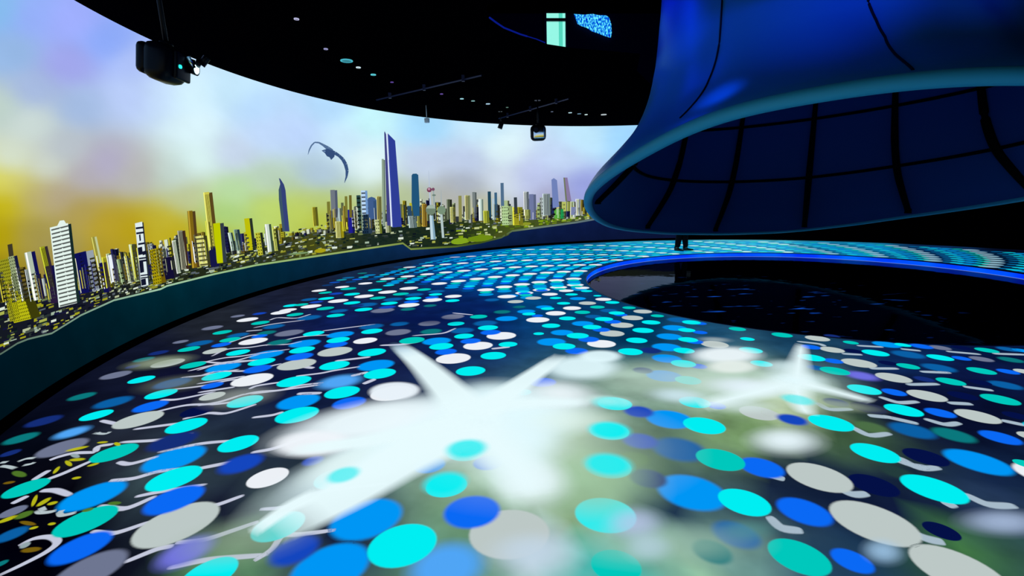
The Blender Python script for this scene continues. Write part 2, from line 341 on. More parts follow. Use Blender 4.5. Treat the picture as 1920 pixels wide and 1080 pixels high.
# white ribbons running between the dots
def flp(px, py): return onz(px, py)
RIB = [
 (380,580,6,[[(620,200),(800,165),(1080,130)],[(760,120),(850,95),(1050,100),(1200,60)],[(120,520),(280,450),(520,430),(740,400),(950,395),(1100,365)],[(0,600),(230,550),(420,530),(620,500),(940,455)],[(330,365),(520,300),(620,290)],[(520,245),(640,235)],[(740,400),(1000,330),(1200,300),(1400,290)],[(1380,240),(1500,225),(1850,180)],[(0,740),(170,700),(520,690),(850,620)],[(0,670),(230,600),(560,575)],[(0,830),(250,790),(430,760)],[(420,970),(620,930),(880,910),(1080,860),(1330,830)],[(540,890),(620,860),(850,825)],[(1080,750),(1330,720),(1480,690),(1740,650)],[(1560,575),(1820,545)],[(0,1075),(200,1040),(420,970)],[(0,930),(200,900),(330,880)],[(1150,650),(1230,660)],[(1110,950),(1290,945)],[(1700,745),(1830,715)]]),
 (480,540,4,[[(1500,190),(1600,200)],[(960,430),(1080,425),(1190,410)],[(1220,355),(1400,340),(1480,310)],[(820,715),(880,690)],[(1790,455),(1880,445)],[(0,790),(160,770),(420,735)],[(0,970),(120,955),(190,935)]]),
 (0,540,4,[[(780,1000),(870,1020)],[(1230,840),(1340,835),(1560,790)],[(1050,1055),(1240,1030),(1400,1010)],[(1150,935),(1400,880),(1640,870),(1910,830)],[(1540,555),(1700,560),(1900,510)],[(1450,615),(1600,580),(1900,545)],[(1390,670),(1530,655),(1740,620)],[(1310,760),(1520,735),(1740,690),(1900,690)],[(1390,980),(1560,940),(1700,940),(1900,880)]]),
 (0,810,4,[[(960,75),(1200,60),(1400,20)],[(1250,140),(1500,90),(1700,70)],[(840,365),(1000,350),(1180,300),(1330,280)],[(900,230),(980,240),(1150,195)],[(1520,270),(1700,235)],[(1050,480),(1200,450),(1480,405)],[(780,560),(940,575),(1130,500)],[(1450,580),(1620,550),(1790,490)],[(720,750),(860,760),(1080,690)],[(1340,830),(1530,810),(1750,740),(1920,680)],[(980,960),(1180,880),(1280,860)],[(1320,1010),(1560,960),(1920,930)],[(330,440),(420,440),(510,470)],[(0,1075),(180,990),(350,900),(430,830),(380,790),(260,800),(150,850)],[(360,355),(480,310),(660,230)],[(270,350),(350,300)],[(380,210),(450,185),(560,160),(700,155)],[(720,145),(740,110),(830,95)],[(110,530),(190,490)]]),
 (480,810,4,[[(0,960),(120,880),(200,780),(330,770),(570,740)],[(50,580),(230,560),(450,460),(700,420),(950,390)],[(0,150),(150,120),(400,30)]]),
 (1440,640,4,[[(250,5),(380,20),(420,35)],[(580,95),(680,100)],[(700,35),(830,42)],[(800,205),(940,205)],[(1080,325),(1240,322)],[(1180,230),(1330,235)],[(1380,465),(1500,470)],[(1500,345),(1650,365)],[(1020,60),(1120,70)],[(1380,80),(1550,95)],[(1730,95),(1900,100)],[(380,470),(460,510),(600,510)],[(780,560),(900,570)],[(900,570),(1080,610)],[(1200,590),(1330,625),(1420,615)],[(640,650),(760,705),(890,695)],[(960,890),(1080,930),(1180,945)],[(860,425),(980,460),(1100,455)],[(1780,600),(1900,625)],[(0,1000),(100,1030)]]),
 (1440,810,4,[[(1000,205),(1130,270),(1260,270)],[(560,440),(640,470),(730,465)],[(1110,770),(1200,805),(1300,825)],[(1500,480),(1650,545),(1820,555)],[(20,650),(100,720),(230,740)],[(1340,550),(1380,540)]]),
]
for ox, oy, zm, ls in RIB:
    for ln in ls:
        P = [flp(ox+x/zm, oy+y/zm) for x, y in ln]
        px, py = ox+ln[0][0]/zm, oy+ln[0][1]/zm
        D = math.hypot(*P[0])
        wd = 0.040 if D > 3 else 0.034
        if px > 560 and py > 640: wd = 0.055
        e = 0.3 if len(ln) < 4 else .12
        P = [(P[0][0]-(P[1][0]-P[0][0])*e, P[0][1]-(P[1][1]-P[0][1])*e)] + P + [(P[-1][0]+(P[-1][0]-P[-2][0])*e, P[-1][1]+(P[-1][1]-P[-2][1])*e)]
        lw = (lambda b: (lambda t: b*(0.15+1.0*math.sin(math.pi*t)**.6)))(wd)
        strip(fl, P, 0.0016, lw, srgb((200, 205, 225) if px < 1400 else (170, 190, 205)), 0.95, 0.35)
# scroll and leaf ornament, left foreground
for x, y, l, wv, ang, c in [(260,520,90,30,-65,'y'),(330,530,120,28,-30,'y'),(395,540,80,22,-15,'y'),(580,212,120,22,-5,'y'),(515,240,60,34,30,'y'),(425,290,70,24,-45,'y'),(575,350,70,18,-10,'y'),(700,250,90,16,-15,'y'),(880,95,50,26,10,'y'),(770,82,80,14,-5,'y'),(210,690,120,30,8,'o'),(255,725,70,18,-15,'y'),(235,890,150,36,-8,'o'),(180,628,150,40,-20,'g'),(60,660,160,26,-20,'y'),(390,695,60,20,-10,'y'),(145,320,110,44,8,'g'),(860,540,100,26,-5,'g'),(660,590,90,24,-15,'g'),(565,183,70,30,10,'w'),(190,855,90,34,-25,'w'),(70,385,90,18,-10,'o'),(580,130,170,20,-12,'y')]:
    px, py = x/4, 810+y/4; X, Y = onz(px, py); a = math.radians(ang)
    A = onz(px+math.cos(a)*l/8, py+math.sin(a)*l/8); B = onz(px-math.sin(a)*wv/8, py+math.cos(a)*wv/8)
    cc = {'y': (185, 185, 25), 'o': (120, 95, 15), 'g': (80, 120, 40), 'w': (150, 170, 175)}[c]
    blob(fl, X, Y, 0.0046, A[0]-X, A[1]-Y, B[0]-X, B[1]-Y, srgb(cc), 0.95, 0.2, 16)
for pts in [[(280,590),(300,610),(380,605),(430,590)],[(310,570),(330,600)],[(445,600),(460,630),(530,620),(580,605)],[(440,620),(470,590)],[(0,260),(60,265),(120,280)],[(130,230),(200,205),(270,200)],[(170,255),(230,245),(265,230)],[(700,12),(790,18),(830,0)],[(720,20),(760,5)],[(0,235),(60,230)]]:
    P = [onz(x/4, 810+y/4) for x, y in pts]
    strip(fl, P, 0.0046, lambda t: 0.03, srgb((185, 200, 205)), 0.95, 0.3)
# soft washes of projected light: two star bursts and haze
def wash(px, py, rx, ry, col, a, ang=0, z=0.0052, soft=1.0):
    X, Y = onz(px, py); t = math.radians(ang)
    A = onz(px+math.cos(t)*rx, py+math.sin(t)*rx); B = onz(px-math.sin(t)*ry, py+math.cos(t)*ry)
    blob(fl, X, Y, z, A[0]-X, A[1]-Y, B[0]-X, B[1]-Y, srgb(col), a, soft, 40)
WH = (226, 250, 255)
zz = 0.0052
HZ = (185, 212, 190)
for (px, py, rx, ry, c, a, ang, sf) in [
   (1000,830,330,150,HZ,.65,0,1.0),(1120,900,150,110,(160,198,160),.7,0,1),(1330,715,330,60,(190,215,200),.7,3,1),(1250,1020,220,60,(160,195,175),.6,0,1),(460,1010,170,60,(150,175,150),.55,-12,1),(330,720,90,20,(120,130,110),.5,-8,1),(450,745,90,26,(190,200,190),.4,-8,1),
   (300,680,80,14,(150,165,140),.8,-8,1),
   (870,790,190,62,WH,1,-8,.45),(760,835,170,46,WH,1,-24,.45),(690,790,130,34,(236,250,255),.95,-12,.49),(640,870,110,30,(225,245,245),.8,-24,1),(585,833,68,24,(240,246,252),.95,-4,.3),
   (960,860,130,84,WH,1,25,1.0),(980,820,110,60,WH,1,10,.6),(1000,905,90,62,(232,248,252),.85,0,1.0),(1010,785,110,50,WH,.95,0,.5),(1050,740,105,42,(234,246,250),.95,6,.5),(1090,690,66,22,WH,.9,0,.4),(1125,670,38,11,WH,.9,0,.3),(930,745,120,48,WH,.95,0,.6),
   (1080,790,110,34,(225,245,235),.6,0,1),(740,735,46,17,(232,242,250),.95,-3,.15),(770,668,56,17,(150,205,242),.8,28,1),
   (1000,1040,110,56,(195,215,232),.85,0,1),(1190,985,70,44,(185,198,235),.75,0,1),(1215,1030,60,40,(190,215,235),.6,0,1),
   (1490,716,90,30,WH,1,5,.7),(1400,728,110,26,(226,242,250),1,4,.6),(1360,668,58,15,(235,246,250),.95,0,.4),(1372,690,44,12,(230,240,235),.9,0,.4),(1470,690,60,18,WH,.6,3,1),
   (1472,830,92,36,(228,244,250),1,3,.7),(1270,745,74,20,(212,238,250),.75,5,1),(1390,765,90,20,(215,235,235),.6,3,1),(1140,755,64,15,(214,246,240),.8,5,1),
   (1560,762,120,14,(170,190,160),.6,7,1),(1880,985,110,34,(168,188,220),.85,3,1),(1655,1040,52,32,(165,205,240),.75,10,1),(1400,1000,70,30,(90,150,150),.6,0,1),
   (1180,705,50,12,(190,220,205),.5,0,1),(1340,640,40,7,(200,215,215),.5,3,1),
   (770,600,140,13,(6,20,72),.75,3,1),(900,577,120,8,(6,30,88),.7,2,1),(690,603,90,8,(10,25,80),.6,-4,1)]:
    zz += 0.0003; wash(px, py, rx, ry, c, a, ang, zz, sf)
for pts, w0, w1, sf in [([(900,800),(850,745),(795,690),(745,648)],.50,.20,.5),([(880,790),(960,735),(1055,668)],.42,.17,.5),([(930,770),(780,850),(660,925),(510,1005)],.62,.26,.4),([(880,790),(700,830),(540,850)],.3,.14,.6),
                    ([(880,790),(960,870),(1000,940)],.50,.30,.9),([(870,770),(1000,760),(1110,760)],.4,.16,.8),([(600,930),(540,960),(470,1010)],.16,.10,.6),
                    ([(1492,725),(1498,680),(1503,648)],.30,.12,1.0),([(1490,720),(1400,745),(1310,768)],.34,.2,1.0),([(1490,720),(1560,738),(1640,760)],.30,.14,1.0),([(1490,720),(1500,760),(1515,785)],.3,.14,1.0)]:
    P = [onz(*p) for p in pts]; zz += 0.0003
    strip(fl, P, zz, (lambda a_, b_: (lambda t: a_+(b_-a_)*t))(w0, w1), srgb((232, 252, 255)), 0.95, sf)
# puddle shaped cyan dots that shine through the burst
for px, py, wd, c, a in [(875,847,74,'C',.9),(1141,760,60,'C',.5),(1142,812,74,'C',.95),(1140,877,84,'C',.9),(645,897,60,'C',.8),(835,912,78,'C',.9),(1495,755,60,'C',.7),(700,905,30,'T',0)]:
    if a:
        X, Y = onz(px, py); L = math.hypot(X, Y); v = (X/L, Y/L); u = (-v[1], v[0]); jx, jy = jac(X, Y)
        r = (wd/2)/math.hypot(jx*u[0]+jy*u[1], .86*(jx*v[0]+jy*v[1])); zz += .0002
        blob(fl, X, Y, zz, u[0]*r, u[1]*r, v[0]*r*.86, v[1]*r*.86, srgb(DC[c]), a, 0.3)
floor_mat = projected('floor_light', alpha=False, noise=(3.0, 0.25, (1, 1, 1)))
dot_mat = projected('floor_dot_light', alpha=True)
floor = structure(fl.build('floor', [floor_mat, dot_mat], color=True))
floor['label'] = 'round hall floor carrying a projected pattern of cyan, blue and white dots'

# ------------------------------------------------------------ walls, baseboard, ceiling
M_black = principled('black_paint', (0.0004, 0.0004, 0.0012), 0.95, spec=0.0, bump=(40, 0.1, 0.002))
M_dark = principled('dark_plaster', (0.004, 0.005, 0.02), 0.85, spec=0.1, bump=(12, 0.1, 0.004))
def arcwall(name, a0, a1, r0, r1, z0, z1, mat, c=(RX, RY), n=160):
    mb = MB(); rows = []
    prof = [(r0, z0), (r1, z0), (r1, z1), (r0, z1), (r0, z0)]
    for (r, z) in prof:
        rows.append([(c[0]+math.cos(math.radians(a0+(a1-a0)*i/n))*r, c[1]+math.sin(math.radians(a0+(a1-a0)*i/n))*r, z) for i in range(n+1)])
    mb.grid(rows, smooth=False)
    return structure(mb.build(name, mat))
A_END = 77.5; A_START = 262.0
arcwall('wall_left', A_END, A_START, RR+0.03, RR+0.20, 0, CEIL+1.0, M_black)
arcwall('wall_right', A_START-360, A_END, RR+0.03, RR+0.20, 0, CEIL+1.0, M_black)
arcwall('baseboard_left', A_END, A_START, RR-0.035, RR+0.03, 0, 0.07, M_black)
# ceiling with a light-well opening
hole = [(-.18, 5.6), (-.18, 5.78), (-.04, 6.17), (.24, 6.53), (.56, 6.88), (1.0, 7.12), (1.57, 7.31), (2.05, 7.49), (2.3, 8.6), (3.2, 10.3), (4.9, 10.6), (6.8, 10), (8, 8),
        (7.7, 6), (6.5, 4.5), (4.5, 3.6), (2.5, 4.0), (.8, 4.9)]
bm = bmesh.new()
def loopz(pts, z): 
    vs = [bm.verts.new((x, y, z)) for x, y in pts]
    return [bm.edges.new((vs[i], vs[(i+1) % len(vs)])) for i in range(len(vs))]
outer = [(RX+math.cos(2*math.pi*i/180)*(RR+.15), RY+math.sin(2*math.pi*i/180)*(RR+.15)) for i in range(180)]
hole = [(x*1.02, y*1.02) if 0 < i < 8 else (x, y) for i, (x, y) in enumerate(hole)]
es = loopz(outer, CEIL) + loopz(hole, CEIL)
bmesh.ops.triangle_fill(bm, use_beauty=True, edges=es)
r = bmesh.ops.extrude_face_region(bm, geom=bm.faces[:])
for g in r['geom']:
    if isinstance(g, bmesh.types.BMVert): g.co.z += 0.02
mb = MB(); mb.bm(bm); structure(mb.build('ceiling', M_black))
# light well: far wall, side wall and lid above the opening
ZL = 5.35
def at_z(px, py, z): X, Y = onz(px, py, z); return (X, Y)
Wa, Wb = at_z(860, 25.5, ZL), at_z(1200, 25.5, ZL)
dv = Vector((Wb[0]-Wa[0], Wb[1]-Wa[1])).normalized()
W0 = Vector(Wa) - dv*2.0; W1 = Vector(Wb) + dv*7.0
nrm = Vector((-dv.y, dv.x))
mb = MB()
a, b = W0, W1; a2, b2 = a+nrm*.15, b+nrm*.15
ids = [mb.vert(p) for p in [(a.x, a.y, CEIL+.02), (b.x, b.y, CEIL+.02), (b.x, b.y, ZL), (a.x, a.y, ZL), (a2.x, a2.y, CEIL+.02), (b2.x, b2.y, CEIL+.02), (b2.x, b2.y, ZL), (a2.x, a2.y, ZL)]]
for f in ((0, 1, 2, 3), (5, 4, 7, 6), (4, 0, 3, 7), (1, 5, 6, 2), (3, 2, 6, 7), (4, 5, 1, 0)): mb.face([ids[i] for i in f])
structure(mb.build('wall_back', M_dark))
bm = bmesh.new()
lid_out = [(RX+math.cos(2*math.pi*i/90)*(RR+.15), RY+math.sin(2*math.pi*i/90)*(RR+.15)) for i in range(90)]
trunk_r = 2.42
lid_in = [(PX+math.cos(2*math.pi*i/90)*trunk_r, PY+math.sin(2*math.pi*i/90)*trunk_r) for i in range(90)]
es = loopz(lid_out, ZL) + loopz(lid_in, ZL); bmesh.ops.triangle_fill(bm, use_beauty=True, edges=es)
r = bmesh.ops.extrude_face_region(bm, geom=bm.faces[:])
for g in r['geom']:
    if isinstance(g, bmesh.types.BMVert): g.co.z += 0.12
mb = MB(); mb.bm(bm); structure(mb.build('ceiling', M_black))
# points on the light-well wall
def onwall(px, py, off=0.0):
    d = ray(px, py); P0 = W0 - nrm*off
    t = (nrm.x*P0.x + nrm.y*P0.y)/(nrm.x*d[0]+nrm.y*d[1])
    return Vector((d[0]*t, d[1]*t, EYE+d[2]*t))

# window in the light well
M_frame = principled('dark_frame', (0.004, 0.005, 0.012), 0.4, 0.3)
wl = onwall(1024, 55).xy; wr = onwall(1059.5, 55).xy
zb, zt = onwall(1040, 90).z, onwall(1040, 27).z
L = (wr-wl).length
def wp(s, z, off): 
    p = wl + dv*s - nrm*off; return (p.x, p.y, z)
def slab(mb, s0, s1, z0, z1, o0, o1, m=0):
    q = [mb.vert(wp(s, z, o)) for o in (o0, o1) for s, z in ((s0, z0), (s1, z0), (s1, z1), (s0, z1))]
    for f in ((0, 1, 2, 3), (7, 6, 5, 4), (0, 4, 5, 1), (1, 5, 6, 2), (2, 6, 7, 3), (3, 7, 4, 0)): mb.face([q[i] for i in f], m)
mb = MB(); t = .055
slab(mb, -t, 0, zb-.4, ZL, 0, .07); slab(mb, L, L+t, zb-.4, ZL, 0, .07)
win = structure(mb.build('window_1', M_frame))
mb = MB(); ym = onwall(1040, 38.5).z; slab(mb, 0, L, ym-.028, ym+.028, .0, .06); mb.build('mullion', M_frame, win)
def glasscol(s, z): return 0
m_glass = emissive('lit_window_glass', srgb((150, 250, 235)), 1.0)
nt = m_glass.node_tree
tc = nt.nodes.new('ShaderNodeTexCoord'); sp = nt.nodes.new('ShaderNodeSeparateXYZ'); mr = nt.nodes.new('ShaderNodeMapRange'); cr = nt.nodes.new('ShaderNodeValToRGB')
nt.links.new(tc.outputs['Generated'], sp.inputs[0]); nt.links.new(sp.outputs['X'], cr.inputs[0])
cr.color_ramp.interpolation = 'CONSTANT'
cr.color_ramp.elements[0].color = (*srgb((150, 248, 230)), 1); cr.color_ramp.elements[1].position = 0.66; cr.color_ramp.elements[1].color = (*srgb((85, 215, 190)), 1)
e3 = cr.color_ramp.elements.new(0.86); e3.color = (*srgb((150, 252, 235)), 1)
nt.links.new(cr.outputs[0], nt.nodes['Emission'].inputs[0])
mb = MB(); slab(mb, 0, L, zb-.4, ym-.03, .005, .02); mb.build('pane', m_glass, win)
mb = MB(); slab(mb, 0, L, ym+.03, ZL, .005, .02); mb.build('pane', m_glass, win)
# patch of blue light on a curtain beside the window, built as an emissive panel
m_patch = bpy.data.materials.new('curtain_patch_glow'); m_patch.use_nodes = True; nt = m_patch.node_tree; nt.nodes.clear()
o = nt.nodes.new('ShaderNodeOutputMaterial'); e = nt.nodes.new('ShaderNodeEmission'); tc = nt.nodes.new('ShaderNodeTexCoord')
mp = nt.nodes.new('ShaderNodeMapping'); mp.inputs['Scale'].default_value = (22, 22, 9); n = nt.nodes.new('ShaderNodeTexNoise'); n.inputs['Scale'].default_value = 2.2; n.inputs['Detail'].default_value = 5
cr = nt.nodes.new('ShaderNodeValToRGB'); cr.color_ramp.elements[0].position = .40; cr.color_ramp.elements[0].color = (*srgb((0, 30, 200)), 1)
cr.color_ramp.elements[1].position = .60; cr.color_ramp.elements[1].color = (*srgb((120, 255, 255)), 1)
e2 = cr.color_ramp.elements.new(.5); e2.color = (*srgb((0, 150, 250)), 1)
nt.links.new(tc.outputs['Object'], mp.inputs[0]); nt.links.new(mp.outputs[0], n.inputs['Vector']); nt.links.new(n.outputs['Fac'], cr.inputs[0]); nt.links.new(cr.outputs[0], e.inputs[0]); nt.links.new(e.outputs[0], o.inputs[0])
outl = [(1076, 26), (1079, 34), (1083, 45), (1090, 49), (1100, 52), (1110, 59), (1120, 62), (1132, 67), (1145, 71), (1147, 62), (1146, 45), (1142, 33), (1137, 29), (1120, 28), (1112, 26), (1095, 27.5)]
mb = MB(); fr = [mb.vert(onwall(x, y, .05)) for x, y in outl]; bk = [mb.vert(onwall(x, y, .02)) for x, y in outl]
mb.face(fr); mb.face(bk[::-1])
for i in range(len(fr)): j = (i+1) % len(fr); mb.face((fr[i], bk[i], bk[j], fr[j]))
tag(mb.build('curtain_light_patch', m_patch), 'glittering cyan and blue light on a curtain beside the bright window above the ceiling', 'light panel')
# blue LED edge on the far lip of the opening
mb = MB(); mb.tube([(*at_z(x, y, CEIL-.02), CEIL-.02) for x, y in ((918, 33), (930, 42), (945, 52), (975, 64), (988, 68))], 0.010)
mb.tube([(*at_z(x, y, CEIL-.02), CEIL-.02) for x, y in ((988, 68), (1005, 73), (1022, 80))], 0.006)
tag(mb.build('light_strip', emissive('dim_blue_led', srgb((10, 30, 150)), 0.7)), 'thin dim blue light strip along the edge of the ceiling opening', 'light strip')

# ------------------------------------------------------------ curved projection screen
screen = empty('projection_screen', (RX, RY, 0), 'tall curved wall screen showing a hazy golden city skyline beside a sea', 'projection screen')
def cylp(th, z, off): return ((RR-off)*math.cos(th), (RR-off)*math.sin(th), z)
LIFT = [0.0]
def wv(px, py, off):
    th, z = oncyl(px, py); return cylp(th, z, off+LIFT[0])
SKY = [(0,20,(135,190,240)),(60,30,(150,175,250)),(130,40,(160,175,255)),(200,80,(140,170,250)),(130,120,(160,165,235)),(20,100,(150,185,230)),(250,120,(175,195,250)),(60,170,(165,185,225)),(0,200,(190,210,200)),(60,230,(205,220,215)),
 (150,200,(165,190,230)),(250,180,(185,205,250)),(300,180,(200,225,255)),(350,180,(215,245,255)),(440,170,(200,235,255)),(120,280,(185,195,205)),(20,300,(215,228,215)),(90,310,(212,222,212)),(0,340,(222,218,90)),(25,352,(205,200,110)),(10,380,(195,178,0)),
 (0,440,(178,158,5)),(60,370,(185,172,115)),(110,370,(180,165,140)),(200,310,(175,170,200)),(160,330,(180,175,185)),(250,330,(182,182,180)),(150,400,(175,155,80)),(200,420,(186,160,42)),(250,430,(184,158,20)),(60,440,(165,150,75)),(110,460,(162,150,90)),
 (300,420,(195,180,50)),(330,440,(190,170,25)),(350,370,(190,200,150)),(330,330,(195,215,210)),(370,300,(218,245,245)),(365,240,(222,248,255)),(440,360,(185,222,165)),(440,290,(200,215,240)),(420,400,(170,210,125)),(500,390,(190,215,105)),(500,340,(185,210,190)),(560,400,(190,210,95)),
 (500,250,(195,220,255)),(560,250,(190,215,255)),(600,330,(175,200,225)),(600,380,(185,205,130)),(650,260,(205,235,255)),(690,230,(200,250,255)),(690,300,(228,250,252)),(800,240,(165,220,255)),(900,240,(200,235,255)),(800,300,(200,215,240)),
 (880,300,(190,205,235)),(870,350,(165,175,195)),(850,370,(180,180,170)),(940,280,(228,252,255)),(940,340,(208,220,235)),(1000,330,(190,200,240)),(1050,300,(200,220,250)),(1090,350,(150,160,225)),(1100,260,(195,235,255)),(1170,260,(160,215,255)),
 (1040,370,(170,170,200)),(480,200,(185,220,255)),(750,380,(180,195,150)),(200,480,(176,152,40)),(100,500,(150,130,60)),(400,450,(180,190,60)),(600,410,(180,190,60)),(900,390,(190,190,150)),(0,520,(150,130,10)),(620,200,(180,220,255)),(1250,300,(150,190,240))]
ZS0 = 0.07
sky = MB(); NT, NZ = 260, 60; rows = []
for j in range(NZ+1):
    row = []
    for i in range(NT+1):
        th = math.radians(A_END + (A_START-A_END)*i/NT); z = .22 + (CEIL-.015-.22)*j/NZ
        p = project(RX+RR*math.cos(th), RY+RR*math.sin(th), z)
        if p and -900 < p[0] < 1400: q = (max(p[0], -60), max(-40, min(p[1], 700)))
        else: q = (-60, max(0, 520-(z-0.9)*220))
        row.append((cylp(th, z, 0), (*idw(SKY, q[0], q[1], 1900, 2.4, 1.3), 1)))
    rows.append(row)
sky.grid(rows, smooth=False, flip=True)
so = sky.build('sky_image', projected('sky_light', False, (1.2, .035, (1, 1, 1.8))), screen, color=True)
def poly(mb, pts, off, col, cols=None):
    """flat shape in the projected picture, split along x so that it follows the wall"""
    ids = [mb.vert(wv(x, y, off), (*srgb(cols[i] if cols else col), 1)) for i, (x, y) in enumerate(pts)]
    mb.face(ids)
def band(mb, top, bot, off, ctab, step=12, ct2=None):
    """picture band between two px polylines; ctab: x -> colour"""
    xs = sorted(set([top[0][0]] + [top[0][0]+i*step for i in range(int((top[-1][0]-top[0][0])/step)+1)] + [p[0] for p in top if True] + [top[-1][0]]))
    prev = None
    for x in xs:
        c = [lerp_table([(a, v[k]) for a, v in ctab], x) for k in range(3)]
        c2 = c if ct2 is None else [lerp_table([(a, v[k]) for a, v in ct2], x) for k in range(3)]
        cur = (mb.vert(wv(x, lerp_table(top, x), off), (*srgb(c), 1)), mb.vert(wv(x, lerp_table(bot, x), off), (*srgb(c2), 1)))
        if prev: mb.face((prev[0], prev[1], cur[1], cur[0]))
        prev = cur
flat_mat = projected('picture_light', False)
# sea: from the shore line down to the base of the screen, all round
SHORE = [(-900, 1150), (-400, 860), (-100, 712), (0, 664), (30, 645), (50, 637), (95, 626), (150, 592), (212, 564), (300, 543), (312, 537), (400, 515), (480, 498), (580, 483), (680, 468), (755, 457), (770, 468), (855, 463), (900, 456), (940, 446), (960, 434), (1080, 418), (1120, 411), (1300, 400)]
sea = MB(); NT = 220; prev = None
sh = [oncyl(x, y) for x, y in SHORE if x >= -400]
sh = sorted([((t % (2*math.pi)), z) for t, z in sh])
seac = [(77, (12, 22, 62)), (105, (12, 26, 68)), (140, (12, 40, 80)), (165, (3, 40, 64)), (185, (0, 40, 52)), (200, (0, 25, 36)), (215, (0, 18, 30)), (262, (0, 20, 34))]
lo = math.degrees(sh[0][0])
for i in range(NT+1):
    d = A_END + (A_START-A_END)*i/NT; th = math.radians(d); zt_ = lerp_table(sh, th)
    c = [lerp_table([(a, v[k]) for a, v in seac], d) for k in range(3)]
    cur = (sea.vert(cylp(th, max(zt_, ZS0+.004), .004), (*srgb(c), 1)), sea.vert(cylp(th, ZS0+.002, .004), (*srgb([v*.8 for v in c]), 1)))
    if prev: sea.face((prev[0], cur[0], cur[1], prev[1]))
    prev = cur
sea.build('sea_image', projected('sea_light', False, (2.5, .12, (1, 1, 1))), screen, color=True)
# land strip
LANDTOP = [(-400, 700), (0, 560), (100, 555), (200, 532), (300, 512), (400, 478), (480, 460), (560, 438), (650, 424), (750, 415), (850, 410), (960, 406), (1080, 400), (1130, 398), (1300, 390)]
SH2 = [p for p in SHORE if p[0] >= -400]
land = MB()
band(land, LANDTOP, SH2, .006, [(-400, (20, 24, 30)), (0, (20, 24, 34)), (150, (22, 24, 40)), (300, (30, 36, 20)), (480, (40, 48, 30)), (600, (70, 74, 24)), (700, (26, 40, 34)), (850, (30, 44, 24)), (960, (70, 84, 30)), (1130, (60, 70, 50)), (1300, (40, 50, 60))], 10)
R2 = random.Random(3)
PALL = [(220, 232, 215), (180, 190, 150), (140, 140, 40), (110, 125, 80), (170, 178, 80), (60, 70, 50), (12, 20, 30), (90, 100, 110), (25, 45, 30), (160, 180, 160), (70, 80, 70), (40, 50, 50)]
def quad(mb, x, y, w_, h_, off, c, lean=0.0):
    poly(mb, [(x-w_/2, y), (x+w_/2, y-lean*w_), (x+w_/2, y-h_-lean*w_), (x-w_/2, y-h_)], off, c)
def leanx(x, y): return (x-960)*0.0
for i in range(1500):
    x = R2.uniform(-60, 1125); yt, yb = lerp_table(LANDTOP, x), lerp_table(SHORE, x)
    t = R2.random()**.8; y = yt-8+(yb-3-yt+8)*t
    sl = 0.32 if x < 300 else 0.2 if x < 600 else 0.08
    c = R2.choice(PALL)
    if x < 200 and R2.random() < .5: c = R2.choice([(20, 20, 60), (160, 160, 30), (10, 14, 30)])
    if 640 < x < 860 and R2.random() < .5: c = (20, 36, 30)
    if x > 860 and t > .55: c = R2.choice([(90, 120, 20), (130, 160, 20), (60, 80, 20), (190, 200, 140)])
    k = 1.5 if x < 120 else 1.0
    quad(land, x, y, R2.uniform(2.5, 10)*k, R2.uniform(1, 4.2)*k, .0065+.0004*(i % 3), c, sl)
# pale shore line
sl_pts = [p for p in SHORE if -100 <= p[0] <= 1120]
band(land, [(x, y-2.6) for x, y in sl_pts], [(x, y+.8) for x, y in sl_pts], .0082, [(-100, (60, 80, 70)), (120, (120, 150, 130)), (300, (160, 200, 170)), (500, (150, 185, 120)), (700, (150, 170, 90)), (900, (60, 80, 20)), (1000, (110, 130, 110)), (1120, (90, 110, 120))], 8)
for x0, y0, w_, h_, c in [(862, 452, 34, 12, (130, 165, 30)), (900, 447, 50, 12, (110, 140, 20)), (940, 440, 30, 9, (70, 80, 30)), (985, 420, 22, 6, (140, 150, 40)), (600, 470, 22, 8, (170, 160, 20)), (560, 475, 40, 4, (120, 150, 100))]:
    pts = [(x0+w_/2*math.cos(a), y0+h_/2*math.sin(a)-.1*w_/2*math.cos(a)) for a in [2*math.pi*i/14 for i in range(14)]]
    poly(land, pts, .0079, c)
land.build('land_image', flat_mat, screen, color=True)
# skyline
city = MB()
def bld(mb, xt, yt, xb, yb, w_, c, c2=None, st=None, k2=.35, off=.010, top=0):
    """building: top centre, base centre, px width, front colour, side colour, surface pattern"""
    sl = 0.25 if xt < 330 else 0.12 if xt < 620 else 0.04
    def P(u, v): # u across 0..1, v up 0..1
        x = xb+(xt-xb)*v + (u-.5)*w_; return (x, yb+(yt-yb)*v - sl*(u-.5)*w_)
    def Q(u0, u1, v0, v1, cc, o): poly(mb, [P(u0, v0), P(u1, v0), P(u1, v1), P(u0, v1)], o, cc)
    s = 1-k2 if c2 else 1.0
    Q(0, s, 0, 1, c, off)
    if c2: Q(s, 1, 0, .985, c2, off)
    h = abs(yb-yt); dk = tuple(int(v*.38) for v in c); lt = tuple(min(255, int(v*1.35+25)) for v in c)
    if st == 'h':
        n = max(3, int(h/7.5))
        for i in range(n): Q(.04, s, (i+.12)/n, (i+.5)/n, dk, off+.0020)
    elif st == 'v':
        n = max(2, int(w_/3.2))
        for i in range(n): Q(s*(i+.55)/n, s*(i+.95)/n, .03, .96, dk, off+.0020)
        Q(0, .10, 0, 1, lt, off+.0024)
    elif st == 'g':
        n = max(3, int(h/6)); k = max(2, int(w_/5))
        for i in range(n):
            for j in range(k): Q(s*(j+.3)/k, s*(j+.75)/k, (i+.3)/n, (i+.7)/n, dk, off+.0020)
    elif st == 'l':
        Q(.06, .22, 0, 1, lt, off+.0020)
    if top: Q(.35, .6, 1, 1+top/h, c2 or c, off)
YO, OL, WHT, NV, GR = (190, 190, 20), (120, 105, 20), (228, 244, 236), (16, 16, 80), (130, 150, 130)
